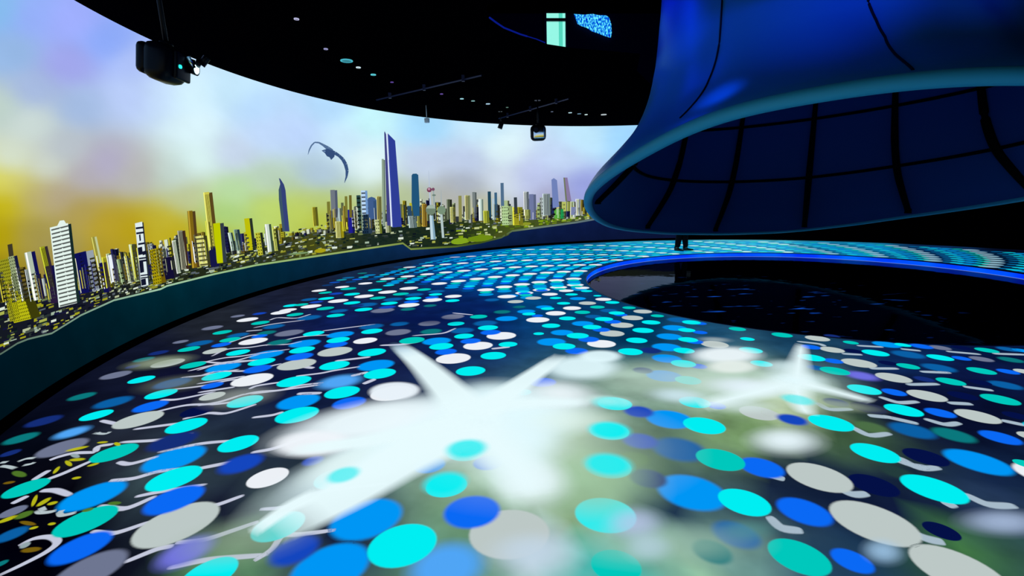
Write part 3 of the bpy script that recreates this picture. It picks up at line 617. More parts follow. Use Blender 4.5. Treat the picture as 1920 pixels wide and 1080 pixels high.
# irregular infill of small blocks first
for i in range(560):
    x = R2.uniform(-50, 1105) if i < 430 else R2.uniform(-50, 330); yb = lerp_table(LANDTOP, x)+R2.uniform(-2, 10)
    h = R2.uniform(8, 40) if x > 430 else R2.uniform(16, 66)
    if x > 860: h = R2.uniform(8, 34)
    if 540 < x < 610: h = R2.uniform(3, 9)
    w_ = R2.uniform(4, 11) if x > 300 else R2.uniform(6, 15)
    c = R2.choice([(185, 180, 40), (150, 140, 30), (170, 190, 140), (215, 225, 200), (100, 110, 70), (50, 55, 60), (24, 26, 70), (110, 95, 30), (160, 170, 170), (70, 80, 60)])
    ln = .19*(960-x)/900*h
    bld(city, x-ln, yb-h, x, yb, w_, c, tuple(int(v*.4) for v in c), R2.choice([None, 'v', 'g', 'h', 'l', None]), R2.uniform(.25, .5), .0088+.00015*(i % 7))
B = [(8,485,30,600,30,(150,150,30),(40,40,20),'g'),(15,458,26,545,9,(60,55,40),None,None),(20,480,34,552,17,(150,165,120),(20,24,60),'g'),(52,472,70,562,20,(175,190,170),NV,'l'),(78,462,96,540,15,(150,155,30),(50,40,50),'v'),
 (90,498,103,568,20,(40,26,60),(16,16,70),None),(30,545,48,600,50,(185,185,20),(60,60,10),'g'),(153,472,165,548,38,(14,16,84),(150,160,170),None),(173,444,186,506,11,(150,145,60),(190,200,150),'l'),(190,492,200,548,14,NV,(40,30,60),None),
 (204,478,214,528,15,(235,242,248),(60,60,80),None),(220,486,230,532,9,(130,150,110),(50,60,50),'l'),(234,480,243,528,9,(150,160,130),(40,50,40),'l'),(246,482,254,526,9,(120,130,70),(60,60,40),'l'),
 (290,466,298,532,24,(165,150,10),(110,90,10),'g'),(314,482,322,522,26,(18,14,50),(30,30,40),None),(326,450,336,512,12,(190,205,180),(40,50,40),'v'),(338,432,346,505,15,(130,130,110),(60,40,30),'v'),(357,395,366,502,15,(125,100,20),(80,60,30),'l'),
 (376,442,385,498,24,(225,225,130),(60,60,30),'h'),(387,414,394,470,8,(190,200,60),None,'v'),(388,360,400,468,17,(205,200,80),(90,70,30),'v'),(398,462,402,500,16,(20,22,70),None,None),(408,418,414,493,20,(190,200,0),(50,60,70),None),
 (430,436,437,470,9,(160,190,170),(40,60,60),'l'),(442,430,449,470,11,(110,140,130),(30,50,70),'v'),(464,409,471,469,15,(190,190,10),(40,50,40),None),(484,436,490,478,14,(190,190,50),(30,40,30),'g'),(501,420,507,472,12,(200,215,200),(60,80,60),'l'),(514,428,519,470,10,(190,200,90),(30,40,30),'v'),
 (589,388,592,424,10,(150,145,40),(90,90,30),'v'),(625,356,627,408,13,(112,120,130),(80,90,110),None),(615,378,617,425,6,(120,120,50),None,None),(641,380,642,410,5,(90,100,70),None,None),(648,368,649,408,5,(120,120,50),None,None),(656,366,657,408,5,(110,100,40),None,None),
 (634,390,636,420,12,(170,190,190),(90,100,80),None),(657,393,659,437,12,(30,30,140),(20,24,90),None),(635,415,637,446,15,(200,200,110),(150,140,20),'v'),(673,366,676,432,11,(40,70,70),(130,150,130),'h'),(670,388,673,430,7,(190,200,180),(120,120,30),None),(682,357,684,402,12,(185,215,245),(110,150,200),'h'),
 (697,374,698,412,17,(62,92,140),(50,80,120),None),(686,402,688,438,18,(24,46,70),(40,60,80),'g'),(710,368,711,412,9,(160,150,80),(110,110,60),'v'),(718,298,720,424,6,(140,160,140),(90,110,100),None),(708,412,710,438,12,(200,210,150),(110,120,40),'g'),(727,416,728,436,10,(190,200,150),(90,100,60),'v'),
 (737,395,739,426,9,(110,150,160),(60,90,110),None),(757,384,758,420,6,(40,60,60),None,None),(767,386,768,420,8,(40,70,100),None,None),(772,405,774,427,15,(150,170,170),(90,110,110),'v'),(785,388,786,425,8,(150,150,70),(110,100,30),'v'),(795,382,796,425,9,(170,140,50),(120,90,30),'v'),
 (848,388,849,417,10,(215,215,120),(90,90,40),'v'),(862,367,863,416,6,(140,140,80),None,None),(876,366,877,412,10,(170,170,110),(120,130,90),'v'),(889,360,890,408,8,(120,130,130),(80,90,90),None),(901,373,902,414,9,(200,220,210),(110,130,120),'l'),(911,395,912,418,11,(190,200,60),(110,120,40),'v'),
 (917,359,918,408,6,(30,70,90),None,None),(925,372,926,412,6,(180,200,210),None,None),(929,361,930,408,5,(60,100,130),None,None),(941,343,942,388,6,(80,110,140),None,None),(950,386,951,422,20,(180,210,150),(140,160,110),'g'),(966,370,967,400,6,(50,60,70),None,None),
 (970,388,971,422,19,(190,185,40),(120,120,30),'v'),(986,359,987,404,10,(190,200,200),(90,100,110),'v'),(998,364,999,412,13,(110,120,160),(90,100,130),None),(989,393,990,410,12,(190,200,110),(90,100,60),'v'),(1010,388,1011,408,8,(150,170,110),(90,100,70),None),(1024,363,1025,404,14,(150,165,165),(110,125,130),'v'),
 (1036,376,1036,402,5,(30,40,90),None,None),(1062,378,1062,396,18,(180,190,100),(130,140,70),None),(1084,373,1085,404,10,(210,225,225),(130,140,150),'v'),(1048,392,1048,410,18,(90,170,60),(30,150,80),None),(1074,388,1074,403,10,(120,130,170),None,None)]
for i, b_ in enumerate(B): bld(city, *b_, off=.0105+.0002*(i % 6))
# curved roof of the slate block
poly(city, [(688, 376), (690, 371), (696, 369), (702, 371), (706, 377)], .0118, (62, 92, 140))
city.build('skyline_image', flat_mat, screen, color=True)
def picture(name, label, fn):
    LIFT[0] = .004; mb = MB(); fn(mb); LIFT[0] = 0.0; o = mb.build(name, flat_mat, screen, color=True); o['label'] = label; return o
def f(mb):
    bld(mb, 109, 422, 126, 572, 40, WHT, (20, 40, 40), 'h', .14, .0125)
    poly(mb, [(103, 424), (108, 414), (116, 413), (121, 421), (121, 430), (103, 432)], .0122, WHT)
    for i in range(19): 
        t = i/19; poly(mb, [(107.5+17*t-1, 428+142*t), (107.5+17*t+1.2, 428+142*t), (108.3+17*t+1.2, 433+142*t), (108.3+17*t-1, 433+142*t)], .0160, WHT)
picture('striped_tower_image', 'white balcony-striped tower in the projected skyline', f)
def f(mb):
    bld(mb, 258, 417, 270, 536, 16, (222, 236, 238), (40, 50, 60), None, .15, .0125)
    for v0, v1, u0, u1 in ((.08,.11,0,1),(.16,.19,0,1),(.2,.3,.3,.5),(.33,.36,.1,.9),(.40,.52,0,.55),(.46,.52,.5,1),(.56,.585,0,1),(.6,.63,0,1),(.62,.80,0,.5),(.83,.85,0,1),(.87,.89,0,1),(.9,1,0,.6)):
        x0 = 258+12*v0; x1 = 258+12*v1; y0 = 417+119*v0; y1 = 417+119*v1
        poly(mb, [(x1-8+16*u0, y1), (x1-8+15*u1, y1-2), (x0-8+15*u1, y0-2), (x0-8+16*u0, y0)], .0148, (18, 22, 46))
picture('banded_tower_image', 'slim white and navy banded tower in the projected skyline', f)
picture('curved_tower_image', 'dark blue tower with a hooked pointed tip in the projected skyline', lambda mb: (
    poly(mb, [(528.5, 434), (521.5, 375), (521, 356), (524, 345), (521.5, 334), (524, 335), (531, 346), (534, 357), (536, 380), (541.5, 434)], .0125, (52, 66, 120)),
    poly(mb, [(528.5, 434), (521.5, 375), (521, 356), (525, 347), (527, 370), (533, 434)], .0132, (60, 84, 104))))
def f(mb):
    poly(mb, [(725, 423), (719.5, 249), (720.5, 246), (723, 252), (733, 423)], .0125, (64, 66, 130))
    poly(mb, [(732, 425), (723.5, 252), (725.5, 248), (728, 253), (737, 425)], .0127, (220, 232, 250))
    poly(mb, [(735, 426), (726, 250), (740, 264), (752.5, 425)], .0129, (46, 62, 150))
    poly(mb, [(736, 426), (728, 300), (732, 300), (742, 426)], .0133, (60, 76, 170))
picture('skyscraper_image', 'very tall tapering blue skyscraper in the projected skyline', f)
picture('teal_tower_image', 'flat-topped teal tower in the projected skyline', lambda mb: poly(mb, [(775, 405), (771, 380), (771, 329), (773, 326), (780, 325.5), (783.5, 328), (786, 380), (786, 405)], .0125, (32, 84, 122)))
picture('misty_tower_image', 'misty slate tower in the projected skyline', lambda mb: poly(mb, [(1036, 390), (1033.5, 337), (1038, 334), (1044, 338), (1048, 388)], .0125, (112, 130, 185)))
picture('mauve_tower_image', 'leaning mauve tower in the projected skyline', lambda mb: (poly(mb, [(1060, 377), (1056, 333), (1063.5, 333), (1071, 377)], .0125, (135, 120, 160)), poly(mb, [(1060, 377), (1056, 333), (1058.5, 333), (1063, 377)], .013, (110, 120, 90))))
def circ(mb, x, y, r, off, c, ey=1.0): poly(mb, [(x+r*math.cos(2*math.pi*i/18), y+r*ey*math.sin(2*math.pi*i/18)) for i in range(18)], off, c)
def f(mb):
    poly(mb, [(807, 449), (804.5, 404), (810.5, 404), (816.5, 449)], .0125, (190, 215, 225))
    poly(mb, [(812, 449), (809, 404), (811.5, 404), (816.5, 449)], .0129, (130, 165, 185))
    circ(mb, 807, 393.5, 9.5, .0131, (110, 130, 110)); poly(mb, [(798, 391), (801, 386), (807, 384), (813, 386), (816.5, 391)], .0136, (160, 180, 165))
    poly(mb, [(805, 386), (803.6, 355), (802.6, 320), (803.4, 320), (805.8, 355), (808, 386)], .0129, (180, 195, 215))
    circ(mb, 804.2, 356, 4.6, .0131, (120, 62, 88)); circ(mb, 803.6, 354.5, 2.2, .0136, (190, 150, 170))
picture('water_tower_image', 'pale ball-topped tower with a spire in the projected skyline', f)
def f(mb):
    poly(mb, [(828, 446), (824.5, 402), (829, 402), (832.5, 446)], .0122, (180, 200, 200))
    circ(mb, 827, 394, 8, .0124, (120, 145, 120)); poly(mb, [(825.5, 386), (826, 356), (826.6, 356), (828, 386)], .0122, (160, 175, 180))
picture('water_tower_image', 'smaller round-tanked tower in the projected skyline', f)
def f(mb):
    circ(mb, 811.5, 355, 3.0, .0121, (120, 75, 100)); poly(mb, [(812, 384), (811, 357), (813, 357), (815, 384)], .012, (150, 170, 170)); circ(mb, 813, 366, 3.6, .0122, (110, 130, 120), .5)
picture('spire_image', 'thin red-balled spire in the projected skyline', f)
def f(mb):
    def ribbon(pts, c):
        for (x0, y0, w0), (x1, y1, w1) in zip(pts, pts[1:]):
            dx, dy = x1-x0, y1-y0; L = math.hypot(dx, dy); nx, ny = -dy/L, dx/L
            poly(mb, [(x0-nx*w0, y0-ny*w0), (x0+nx*w0, y0+ny*w0), (x1+nx*w1, y1+ny*w1), (x1-nx*w1, y1-ny*w1)], .009, c)
    ribbon([(576.5, 290, .3), (579, 281, 1.2), (583, 273, 1.4), (589, 267, 1.2), (597, 267.5, 1.5), (605, 272, 2.2), (614, 278, 3.6), (621, 284, 4.5)], (84, 112, 150))
    ribbon([(618, 284, 4.5), (627, 287, 3.2), (635, 292, 2.8), (642, 299, 3.2), (647, 308, 3.4), (650, 320, 3.0), (649, 331, 1.9), (645, 343, .3)], (56, 84, 128))
    poly(mb, [(602, 282.5), (606, 281), (613, 279), (622, 282), (627, 288), (626, 294), (620, 300), (617, 295), (612, 293), (608, 287)], .0094, (52, 78, 122))
    poly(mb, [(604, 283.5), (611, 282), (609, 285)], .0097, (120, 150, 190))
picture('bird_image', 'projected bird gliding with long curved wings', f)

# ------------------------------------------------------------ pool
pool = empty('reflecting_pool', (PX, PY, 0), 'round dark reflecting pool with a glowing blue inner edge under the canopy', 'pool')
def ringrows(profile, n=160, c=(0, 0)):
    return [[(c[0]+math.cos(2*math.pi*i/n)*r, c[1]+math.sin(2*math.pi*i/n)*r, z) for i in range(n)] for r, z in profile]
mb = MB(); mb.grid(ringrows([(PR, -.001), (PR, -.10), (PR+.1, -.10)]), closed=True)
led = emissive('blue_led_wall', srgb((0, 74, 255)), 1.1)
nt = led.node_tree; tc = nt.nodes.new('ShaderNodeTexCoord'); n = nt.nodes.new('ShaderNodeTexNoise'); n.inputs['Scale'].default_value = 1.3
cr = nt.nodes.new('ShaderNodeValToRGB'); cr.color_ramp.elements[0].position = .35; cr.color_ramp.elements[0].color = (*srgb((0, 50, 245)), 1); cr.color_ramp.elements[1].position = .65; cr.color_ramp.elements[1].color = (*srgb((0, 98, 255)), 1)
nt.links.new(tc.outputs['Object'], n.inputs['Vector']); nt.links.new(n.outputs['Fac'], cr.inputs[0]); nt.links.new(cr.outputs[0], nt.nodes['Emission'].inputs[0])
mb.build('glowing_wall', led, pool)
mb = MB(); mb.tube([(math.cos(2*math.pi*i/160)*(PR-.006), math.sin(2*math.pi*i/160)*(PR-.006), .0) for i in range(160)], .009, 6, True)
mb.build('lip', principled('dark_lip', (.001, .004, .05), .4), pool)
mb = MB(); mb.tube([(math.cos(2*math.pi*i/160)*(PR-.012), math.sin(2*math.pi*i/160)*(PR-.012), -.087) for i in range(160)], .003, 6, True)
mb.build('lower_light_line', emissive('line_light', srgb((110, 150, 255)), 1.0), pool)
water = principled('still_water', (0.0, 0.0, 0.004), 0.03, spec=0.07)
nt = water.node_tree; b = nt.nodes['Principled BSDF']; b.inputs['IOR'].default_value = 1.2; b.inputs['Specular Tint'].default_value = (.35, .42, .9, 1)
wn = nt.nodes.new('ShaderNodeTexNoise'); wn.inputs['Scale'].default_value = 2.2; wn.inputs['Detail'].default_value = 3
tc = nt.nodes.new('ShaderNodeTexCoord'); bp = nt.nodes.new('ShaderNodeBump'); bp.inputs['Strength'].default_value = .12; bp.inputs['Distance'].default_value = .02
nt.links.new(tc.outputs['Object'], wn.inputs['Vector']); nt.links.new(wn.outputs['Fac'], bp.inputs['Height']); nt.links.new(bp.outputs['Normal'], b.inputs['Normal'])
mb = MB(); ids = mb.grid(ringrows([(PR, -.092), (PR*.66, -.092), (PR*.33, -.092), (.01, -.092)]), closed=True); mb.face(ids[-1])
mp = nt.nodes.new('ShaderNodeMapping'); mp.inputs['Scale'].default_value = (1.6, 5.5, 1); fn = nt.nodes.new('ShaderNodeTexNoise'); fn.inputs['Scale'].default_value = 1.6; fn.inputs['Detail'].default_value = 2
fr_ = nt.nodes.new('ShaderNodeMapRange'); fr_.inputs[1].default_value = .655; fr_.inputs[2].default_value = .80; fr_.inputs[3].default_value = 0; fr_.inputs[4].default_value = .8  # blue glints on the water, put into the material as emissive flecks
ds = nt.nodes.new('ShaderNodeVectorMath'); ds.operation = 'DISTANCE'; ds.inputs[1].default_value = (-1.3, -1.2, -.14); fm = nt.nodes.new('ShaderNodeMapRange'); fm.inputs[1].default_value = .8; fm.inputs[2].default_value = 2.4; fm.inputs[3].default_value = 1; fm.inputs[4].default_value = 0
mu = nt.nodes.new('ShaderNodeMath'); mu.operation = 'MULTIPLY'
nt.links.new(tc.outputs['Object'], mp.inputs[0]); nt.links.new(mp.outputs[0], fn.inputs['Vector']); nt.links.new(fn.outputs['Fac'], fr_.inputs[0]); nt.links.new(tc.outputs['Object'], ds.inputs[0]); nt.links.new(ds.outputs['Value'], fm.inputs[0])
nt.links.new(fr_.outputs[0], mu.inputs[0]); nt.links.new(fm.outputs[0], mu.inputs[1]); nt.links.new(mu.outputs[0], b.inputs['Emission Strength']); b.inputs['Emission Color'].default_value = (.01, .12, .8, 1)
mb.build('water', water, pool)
mb = MB(); ids = mb.grid(ringrows([(PR+.1, -.10), (PR+.1, -.25), (.01, -.25)]), closed=True); mb.build('basin', M_black, pool)

# ------------------------------------------------------------ canopy
RIMZ = [(-99, 2.31), (-70, 2.15), (-40, 1.72), (-15, 1.36), (0, 1.18), (10, 1.06), (20, .94), (32, .80), (43, .66), (59, .51), (69, .46), (86, .44), (108, .51), (129, .67), (143, .83), (164, 1.20), (178, 1.46), (191, 1.66), (199, 1.80), (207, 1.94), (214, 2.08), (219, 2.17), (226, 2.25), (231, 2.28), (242, 2.32), (248, 2.335), (254, 2.33), (261, 2.31)]
def rimz(deg):
    s = 0; W = 0
    for k in range(-3, 4):
        d = (deg + k*2.5 + 99) % 360 - 99; s += lerp_table(RIMZ, d)*(4-abs(k)); W += 4-abs(k)
    return s/W
OUT = [(0, 3.60), (.03, 3.63), (.1, 3.56), (.17, 3.46), (.24, 3.33), (.32, 3.18), (.4, 3.04), (.49, 2.89), (.58, 2.77), (.66, 2.69), (.74, 2.62), (.86, 2.54), (1, 2.48)]
INN = [(0, 3.50), (.06, 3.38), (.14, 3.20), (.22, 3.04), (.31, 2.86), (.4, 2.74), (.54, 2.60), (.68, 2.51), (.83, 2.43), (1, 2.36)]
ZT = 3.40
canopy = empty('fabric_canopy', (PX, PY, 0), 'giant blue-lit trumpet-shaped fabric canopy hanging from the ceiling over the pool', 'canopy')
def cp(r, deg, z): a = math.radians(deg); return (r*math.cos(a), r*math.sin(a), z)
ND = 180
def surf(table, s, deg, up=0.06):
    z0 = rimz(deg)+up; return cp(lerp_table(table, s), deg, z0+(ZT-z0)*s)
M_out = principled('stretch_fabric', (0.012, 0.17, 0.60), 0.38, spec=0.35, bump=(1.3, .25, .05), sheen=.0)
M_rim = principled('rim_fabric', (0.03, 0.34, 0.60), 0.55, spec=0.2)
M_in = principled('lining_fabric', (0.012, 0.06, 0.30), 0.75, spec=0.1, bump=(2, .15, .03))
def smoothtab(tab, n):
    out = []
    for i in range(n+1):
        s = i/n; v = 0
        for k in (-1, 0, 1): v += lerp_table(tab, s+k*.03)
        out.append((s, v/3))
    return out
OUTs, INNs = smoothtab(OUT, 26), smoothtab(INN, 26)
def skin_r(Z, dg):
    z0 = rimz(dg)+.06
    return lerp_table(OUTs, (Z-z0)/(ZT-z0)) if Z < ZT else lerp_table([(3.4, 2.48), (3.6, 2.45), (3.83, 2.43), (4.2, 2.405), (4.64, 2.38), (5.9, 2.4)], Z)
def meet(x, y):            # where a sight line meets the near side of the outer skin
    d = Vector(ray(x, y)); t = 2.0
    while t < 14:
        q = d*t; X, Y, Z = q.x-PX, q.y-PY, q.z+EYE; dg = math.degrees(math.atan2(Y, X)) % 360
        if math.hypot(X, Y) <= skin_r(Z, dg) and Z > rimz(dg): break
        t += .01
    return (Z, dg)
SEAMS = [[(1350, 0), (1347, 50), (1340, 105), (1325, 150), (1300, 190), (1272, 221)], [(1630, 0), (1645, 35), (1662, 68), (1682, 100), (1714, 130)], [(1815, 0), (1840, 30), (1868, 62), (1895, 100)]]
SP = [sorted(meet(x, y) for x, y in pts) for pts in SEAMS]
for p_ in SP:
    (z0_, a0_), (z1_, a1_) = p_[-2], p_[-1]; k_ = (a1_-a0_)/max(z1_-z0_, .05)
    p_.append((z1_+1.2, a1_+k_*.6))
def crease(Z, dg):
    v = 0
    for p_, am, wd in zip(SP, (-.05, -.045, .055), (7.0, 7.0, 4.5)):
        a_ = lerp_table(p_, Z); f = smooth((Z-p_[0][0]+.25)/.35)
        d_ = (dg-a_+180) % 360-180; v += am*f*math.exp(-(d_/wd)**2)
    return v
def skinp(r, dg, z): return cp(r+crease(z, dg), dg, z)
ND2 = 360
mb = MB(); rows = []
for i in range(27):
    row = []
    for j in range(ND2):
        dg = 360*j/ND2; z0 = rimz(dg)+.06; s_ = i/26; z = z0+(ZT-z0)*s_; row.append(skinp(lerp_table(OUTs, s_), dg, z))
    rows.append(row)
for z, r in ((3.6, 2.45), (3.83, 2.43), (4.0, 2.417), (4.2, 2.405), (4.4, 2.39), (4.64, 2.38), (5.0, 2.38), (5.9, 2.40)): rows.append([skinp(r, 360*j/ND2, z) for j in range(ND2)])
mb.grid(rows, closed=True); mb.build('outer_skin', M_out, canopy)
mb = MB(); rows = [[surf(INNs, i/26, 360*j/ND) for j in range(ND)] for i in range(27)]
for z, r in ((3.7, 2.30), (4.2, 2.15), (4.7, 1.8), (5.0, 1.2), (5.1, .4), (5.11, .01)): rows.append([cp(r, 360*j/ND, z) for j in range(ND)])
mb.grid(rows, closed=True, flip=True); mb.build('inner_lining', M_in, canopy)
mb = MB(); mb.tube([cp(3.56, 360*j/ND, rimz(360*j/ND)+.078) for j in range(ND)], .078, 14, True); mb.build('rim', M_rim, canopy)
M_rib = principled('black_rib', (0.0008, 0.0008, 0.002), 0.8, spec=0.05)
def ribpath(deg, s0=.03, s1=1.0, off=.045):
    return [Vector(surf(INNs, s0+(s1-s0)*i/22, deg)) - Vector(cp(off, deg, 0)) for i in range(23)]
for deg in (167, 121, 89.5, 57.5, 27, 355.5, 325, 294, 263, 232, 200):
    mb = MB(); mb.tube(ribpath(deg), .045, 8, rfun=lambda i: .050+.010*math.sin(i*.2)); P = ribpath(deg)[0]
    mb.cyl(P+Vector((0, 0, -.04)), P+Vector((0, 0, .05)), .06, .05, 12); mb.build('rib', M_rib, canopy)
def hoop(zf, th):
    mb = MB(); pts = []
    for j in range(120):
        deg = 360*j/120; z0 = rimz(deg)+.06; z = zf(deg); s = (z-z0)/(ZT-z0)
        pts.append(cp(lerp_table(INNs, s)-.02, deg, z))
    mb.tube(pts, th, 8, True); mb.build('hoop', M_rib, canopy)
hoop(lambda d: 1.69+.42*(rimz(d)-.44), .030)
hoop(lambda d: 2.80+.14*math.cos(math.radians(d)), .028)
M_seam = principled('seam', (0.002, 0.006, 0.03), 0.8, spec=.1)
for p_ in SP[:2]:
    Q = []
    for (z0_, a0_), (z1_, a1_) in zip(p_, p_[1:]):
        for k in range(8): z = z0_+(z1_-z0_)*k/8; a_ = a0_+(a1_-a0_)*k/8; Q.append(skinp(skin_r(z, a_)+.004, a_, z))
    mb = MB(); mb.tube(Q, .013, 6); mb.build('seam', M_seam, canopy)

# ------------------------------------------------------------ projectors and ceiling fittings
M_plast = principled('black_gloss_plastic', (0.0008, 0.001, 0.005), 0.35, spec=0.10)
M_white = principled('white_plastic', (0.75, 0.8, 0.9), 0.4)
def projector(px, py, dist, wpx, label, face, front_mat, lens_mat, lens_xy, lit=True):
    d = Vector(ray(px, py)); d = d/d.length; P = d*dist; loc = Vector((P.x, P.y, P.z+EYE)); s = wpx/FPX*dist
    root = empty('projector', loc, label, 'projector', 'ceiling projectors')
    F = Vector(face).normalized(); rot = F.to_track_quat('-Y', 'Z').to_matrix()
    def part(name, mat, fn): 
        mb = MB(); fn(mb); mb.v = [tuple(rot @ Vector(v)) for v in mb.v]; o = mb.build(name, mat, root); return o
    part('body', M_plast, lambda m: (m.box((0, .10*s, 0), (.86*s, .62*s, .84*s), bev=.22*s), m.box((.0, .42*s, .02*s), (.72*s, .26*s, .68*s), bev=.12*s)))
    part('front_cover', front_mat, lambda m: (m.box((0.06*s, -.235*s, 0), (.60*s, .10*s, .62*s), bev=.045*s)))
    part('lens', M_plast, lambda m: (m.cyl((lens_xy[0]*s, -.27*s, lens_xy[1]*s), (lens_xy[0]*s, -.40*s, lens_xy[1]*s), .12*s, .15*s, 24)))
    part('lens_glass', lens_mat, lambda m: (m.cyl((lens_xy[0]*s, -.38*s, lens_xy[1]*s), (lens_xy[0]*s, -.405*s, lens_xy[1]*s), .125*s, .11*s, 24)))
    mb = MB(); h = CEIL-loc.z
    mb.cyl((0, 0, .40*s), (0, 0, h), .016, seg=12); mb.cyl((0, 0, h-.02), (0, 0, h), .07, seg=20); mb.cyl((0, 0, .38*s), (0, 0, .48*s), .07*s+.02, seg=16)
    mb.build('ceiling_pole', M_plast, root)
    return root, s, rot
E_lens = emissive('lens_glow', srgb((190, 245, 255)), 6.0)
M_mir = principled('polished_cover', (.9, .92, 1.0), .12, 1.0)
E_dim = emissive('lens_dim', srgb((20, 30, 60)), 0.4)
pr, s, rot = projector(318, 121, 4.5, 60, 'large black ceiling projector with a glowing lens against the sky picture', (1.0, .12, -.18), M_plast, E_lens, (0.36, .06))
mb = MB(); mb.cyl((0, 0, 0), (0, -.01, 0), .013, seg=16)
mb.v = [tuple(rot @ (Vector(v)+Vector((-.14*s, -.29*s, -.03*s)))) for v in mb.v]; mb.build('indicator_lamp', emissive('green_indicator', srgb((30, 210, 190)), 2.5), pr)
d = Vector(ray(352, 117)).normalized()*4.5
mb = MB(); c0 = Vector((0, 0, 0))
q = [Vector(ray(x, y)).normalized()*4.55 - Vector(ray(318, 121)).normalized()*4.5 for x, y in ((345, 108), (366, 116), (377, 122), (388, 108))]
mb.tube([q[0], q[1]], .012); mb.tube([q[1], q[2]], .03); mb.tube([q[2], q[3]], .026, 10); mb.build('side_bracket', M_plast, pr)
q2 = [Vector(ray(x, y)).normalized()*4.5 - Vector(ray(318, 121)).normalized()*4.5 for x, y in ((352, 106), (358, 118), (364, 128))]
mb = MB(); mb.tube(q2, .016); mb.build('chrome_arm', principled('chrome', (.6, .7, .8), .25, 1.0), pr)
projector(1009, 249, 10.8, 32, 'small white-fronted ceiling projector hanging at the top of the screen near the canopy', (-.1, -1, -.025), M_mir, principled('lens_dark', (.01, .01, .02), .1), (-.10, .12))
# spotlight hanging beside the screen top, and a small white sensor
def hang(px, py, dist): d = Vector(ray(px, py)).normalized()*dist; return Vector((d.x, d.y, d.z+EYE))
p = hang(939, 235, 12.0); root = empty('spotlight', p, 'small black cylindrical spotlight hanging left of the white-fronted projector', 'spotlight')
mb = MB(); mb.cyl((.03, 0, .07), (-.03, 0, -.075), .055, .06, 20); mb.build('lamp_head', M_plast, root)
mb = MB(); mb.cyl((0, 0, .04), (0, 0, CEIL-p.z), .012, seg=10); mb.cyl((0, 0, CEIL-p.z-.02), (0, 0, CEIL-p.z), .05, seg=16); mb.build('ceiling_stem', M_plast, root)
p = hang(800.5, 226, 11.2); root = empty('ceiling_sensor', p, 'tiny white box sensor hanging at the top of the screen above the skyline towers', 'sensor')
mb = MB(); mb.box((0, 0, 0), (.11, .08, .10), bev=.015); mb.build('sensor_box', M_white, root)
mb = MB(); mb.cyl((0, 0, .04), (0, 0, CEIL-p.z), .008, seg=8); mb.build('sensor_stem', M_white, root)
# tracks
M_track = principled('track_metal', (.015, .02, .08), .5, .5)
for (x0, y0), (x1, y1), lab in (((706, 187), (903, 141), 'long dim blue lighting track on the black ceiling above the skyscraper'), ((935, 222), (1066, 185), 'grey lighting track on the black ceiling above the hanging spotlight')):
    a = Vector((*onz(x0, y0, CEIL-.08), CEIL-.08)); b = Vector((*onz(x1, y1, CEIL-.08), CEIL-.08))
    if math.hypot(a.x-RX, a.y-RY) > RR-.1: a = b+(a-b)*.96
    mb = MB(); mb.tube([a, (a+b)/2, b], .018, 4); m0 = (a+b)/2
    for t in (.15, .5, .85):
        q = a.lerp(b, t); mb.box(q+Vector((0, 0, .02)), (.05, .05, .10))
    tag(mb.build('lighting_track', M_track, loc=tuple(m0)), lab, 'lighting track')
# downlights
DL = [(650, 115, 18, (60, 150, 165), 'large pale teal round downlight on the black ceiling'), (556, 37, 7, (150, 150, 180), 'tiny ceiling downlight nearest the top edge, above the projector beam'), (611, 93, 6, (130, 130, 170), 'tiny ceiling downlight just up left of the large teal one'),
      (672, 127.5, 7, (180, 200, 210), 'small pale downlight just right of the large teal one'), (700, 141, 8, (80, 180, 190), 'small teal downlight, second right of the large teal one'), (735, 155, 5, (80, 60, 130), 'faint violet downlight above the long ceiling track'),
      (828, 177, 5, (90, 70, 140), 'faint violet downlight, first of the row above the screen sensor'), (866, 186, 6, (140, 190, 200), 'pale downlight, second of the row above the screen sensor'), (887, 190, 6, (110, 150, 150), 'grey green downlight, third of the row above the screen sensor'),
      (915, 195.5, 7, (150, 180, 200), 'pale downlight left of the grey track'), (951, 202, 4, (80, 110, 100), 'faint green downlight beside the grey track'), (1035, 210, 4, (80, 90, 110), 'faint downlight, leftmost above the white-fronted projector'),
      (1069, 212, 6, (160, 190, 200), 'pale downlight right above the white-fronted projector'), (1086, 214, 6, (90, 120, 140), 'dim downlight between two brighter ones near the canopy'), (1099, 215.5, 5, (190, 220, 225), 'bright pin downlight near the canopy'), (1132, 215.5, 9, (170, 180, 185), 'wide pale downlight closest to the canopy')]
for px, py, wd, c, lab in DL:
    X, Y = onz(px, py, CEIL-.012); D = math.hypot(X, Y, CEIL-EYE); r_ = max(wd/2/FPX*D*.95, .012)
    if math.hypot(X-RX, Y-RY) > RR-.12:
        k = 1; 
        while math.hypot(X*k-RX, Y*k-RY) > RR-.15: k -= .01
        X, Y = X*k, Y*k
    root = empty('downlight', (X, Y, CEIL), lab, 'ceiling light', 'ceiling downlights')
    mb = MB(); ids = mb.grid([[(math.cos(2*math.pi*i/20)*q, math.sin(2*math.pi*i/20)*q, z) for i in range(20)] for q, z in ((r_*1.12, 0), (r_*1.12, -.010), (r_*.86, -.012), (r_*.84, -.004))], closed=True)
    mb.build('trim_ring', emissive('downlight_ring', srgb([min(255, v*1.2) for v in c]), 1.0), root)
    mb = MB(); mb.cyl((0, 0, -.003), (0, 0, -.008), r_*.86, seg=20); mb.build('diffuser', emissive('downlight_glow', srgb([v*.85 for v in c]), 1.0), root)

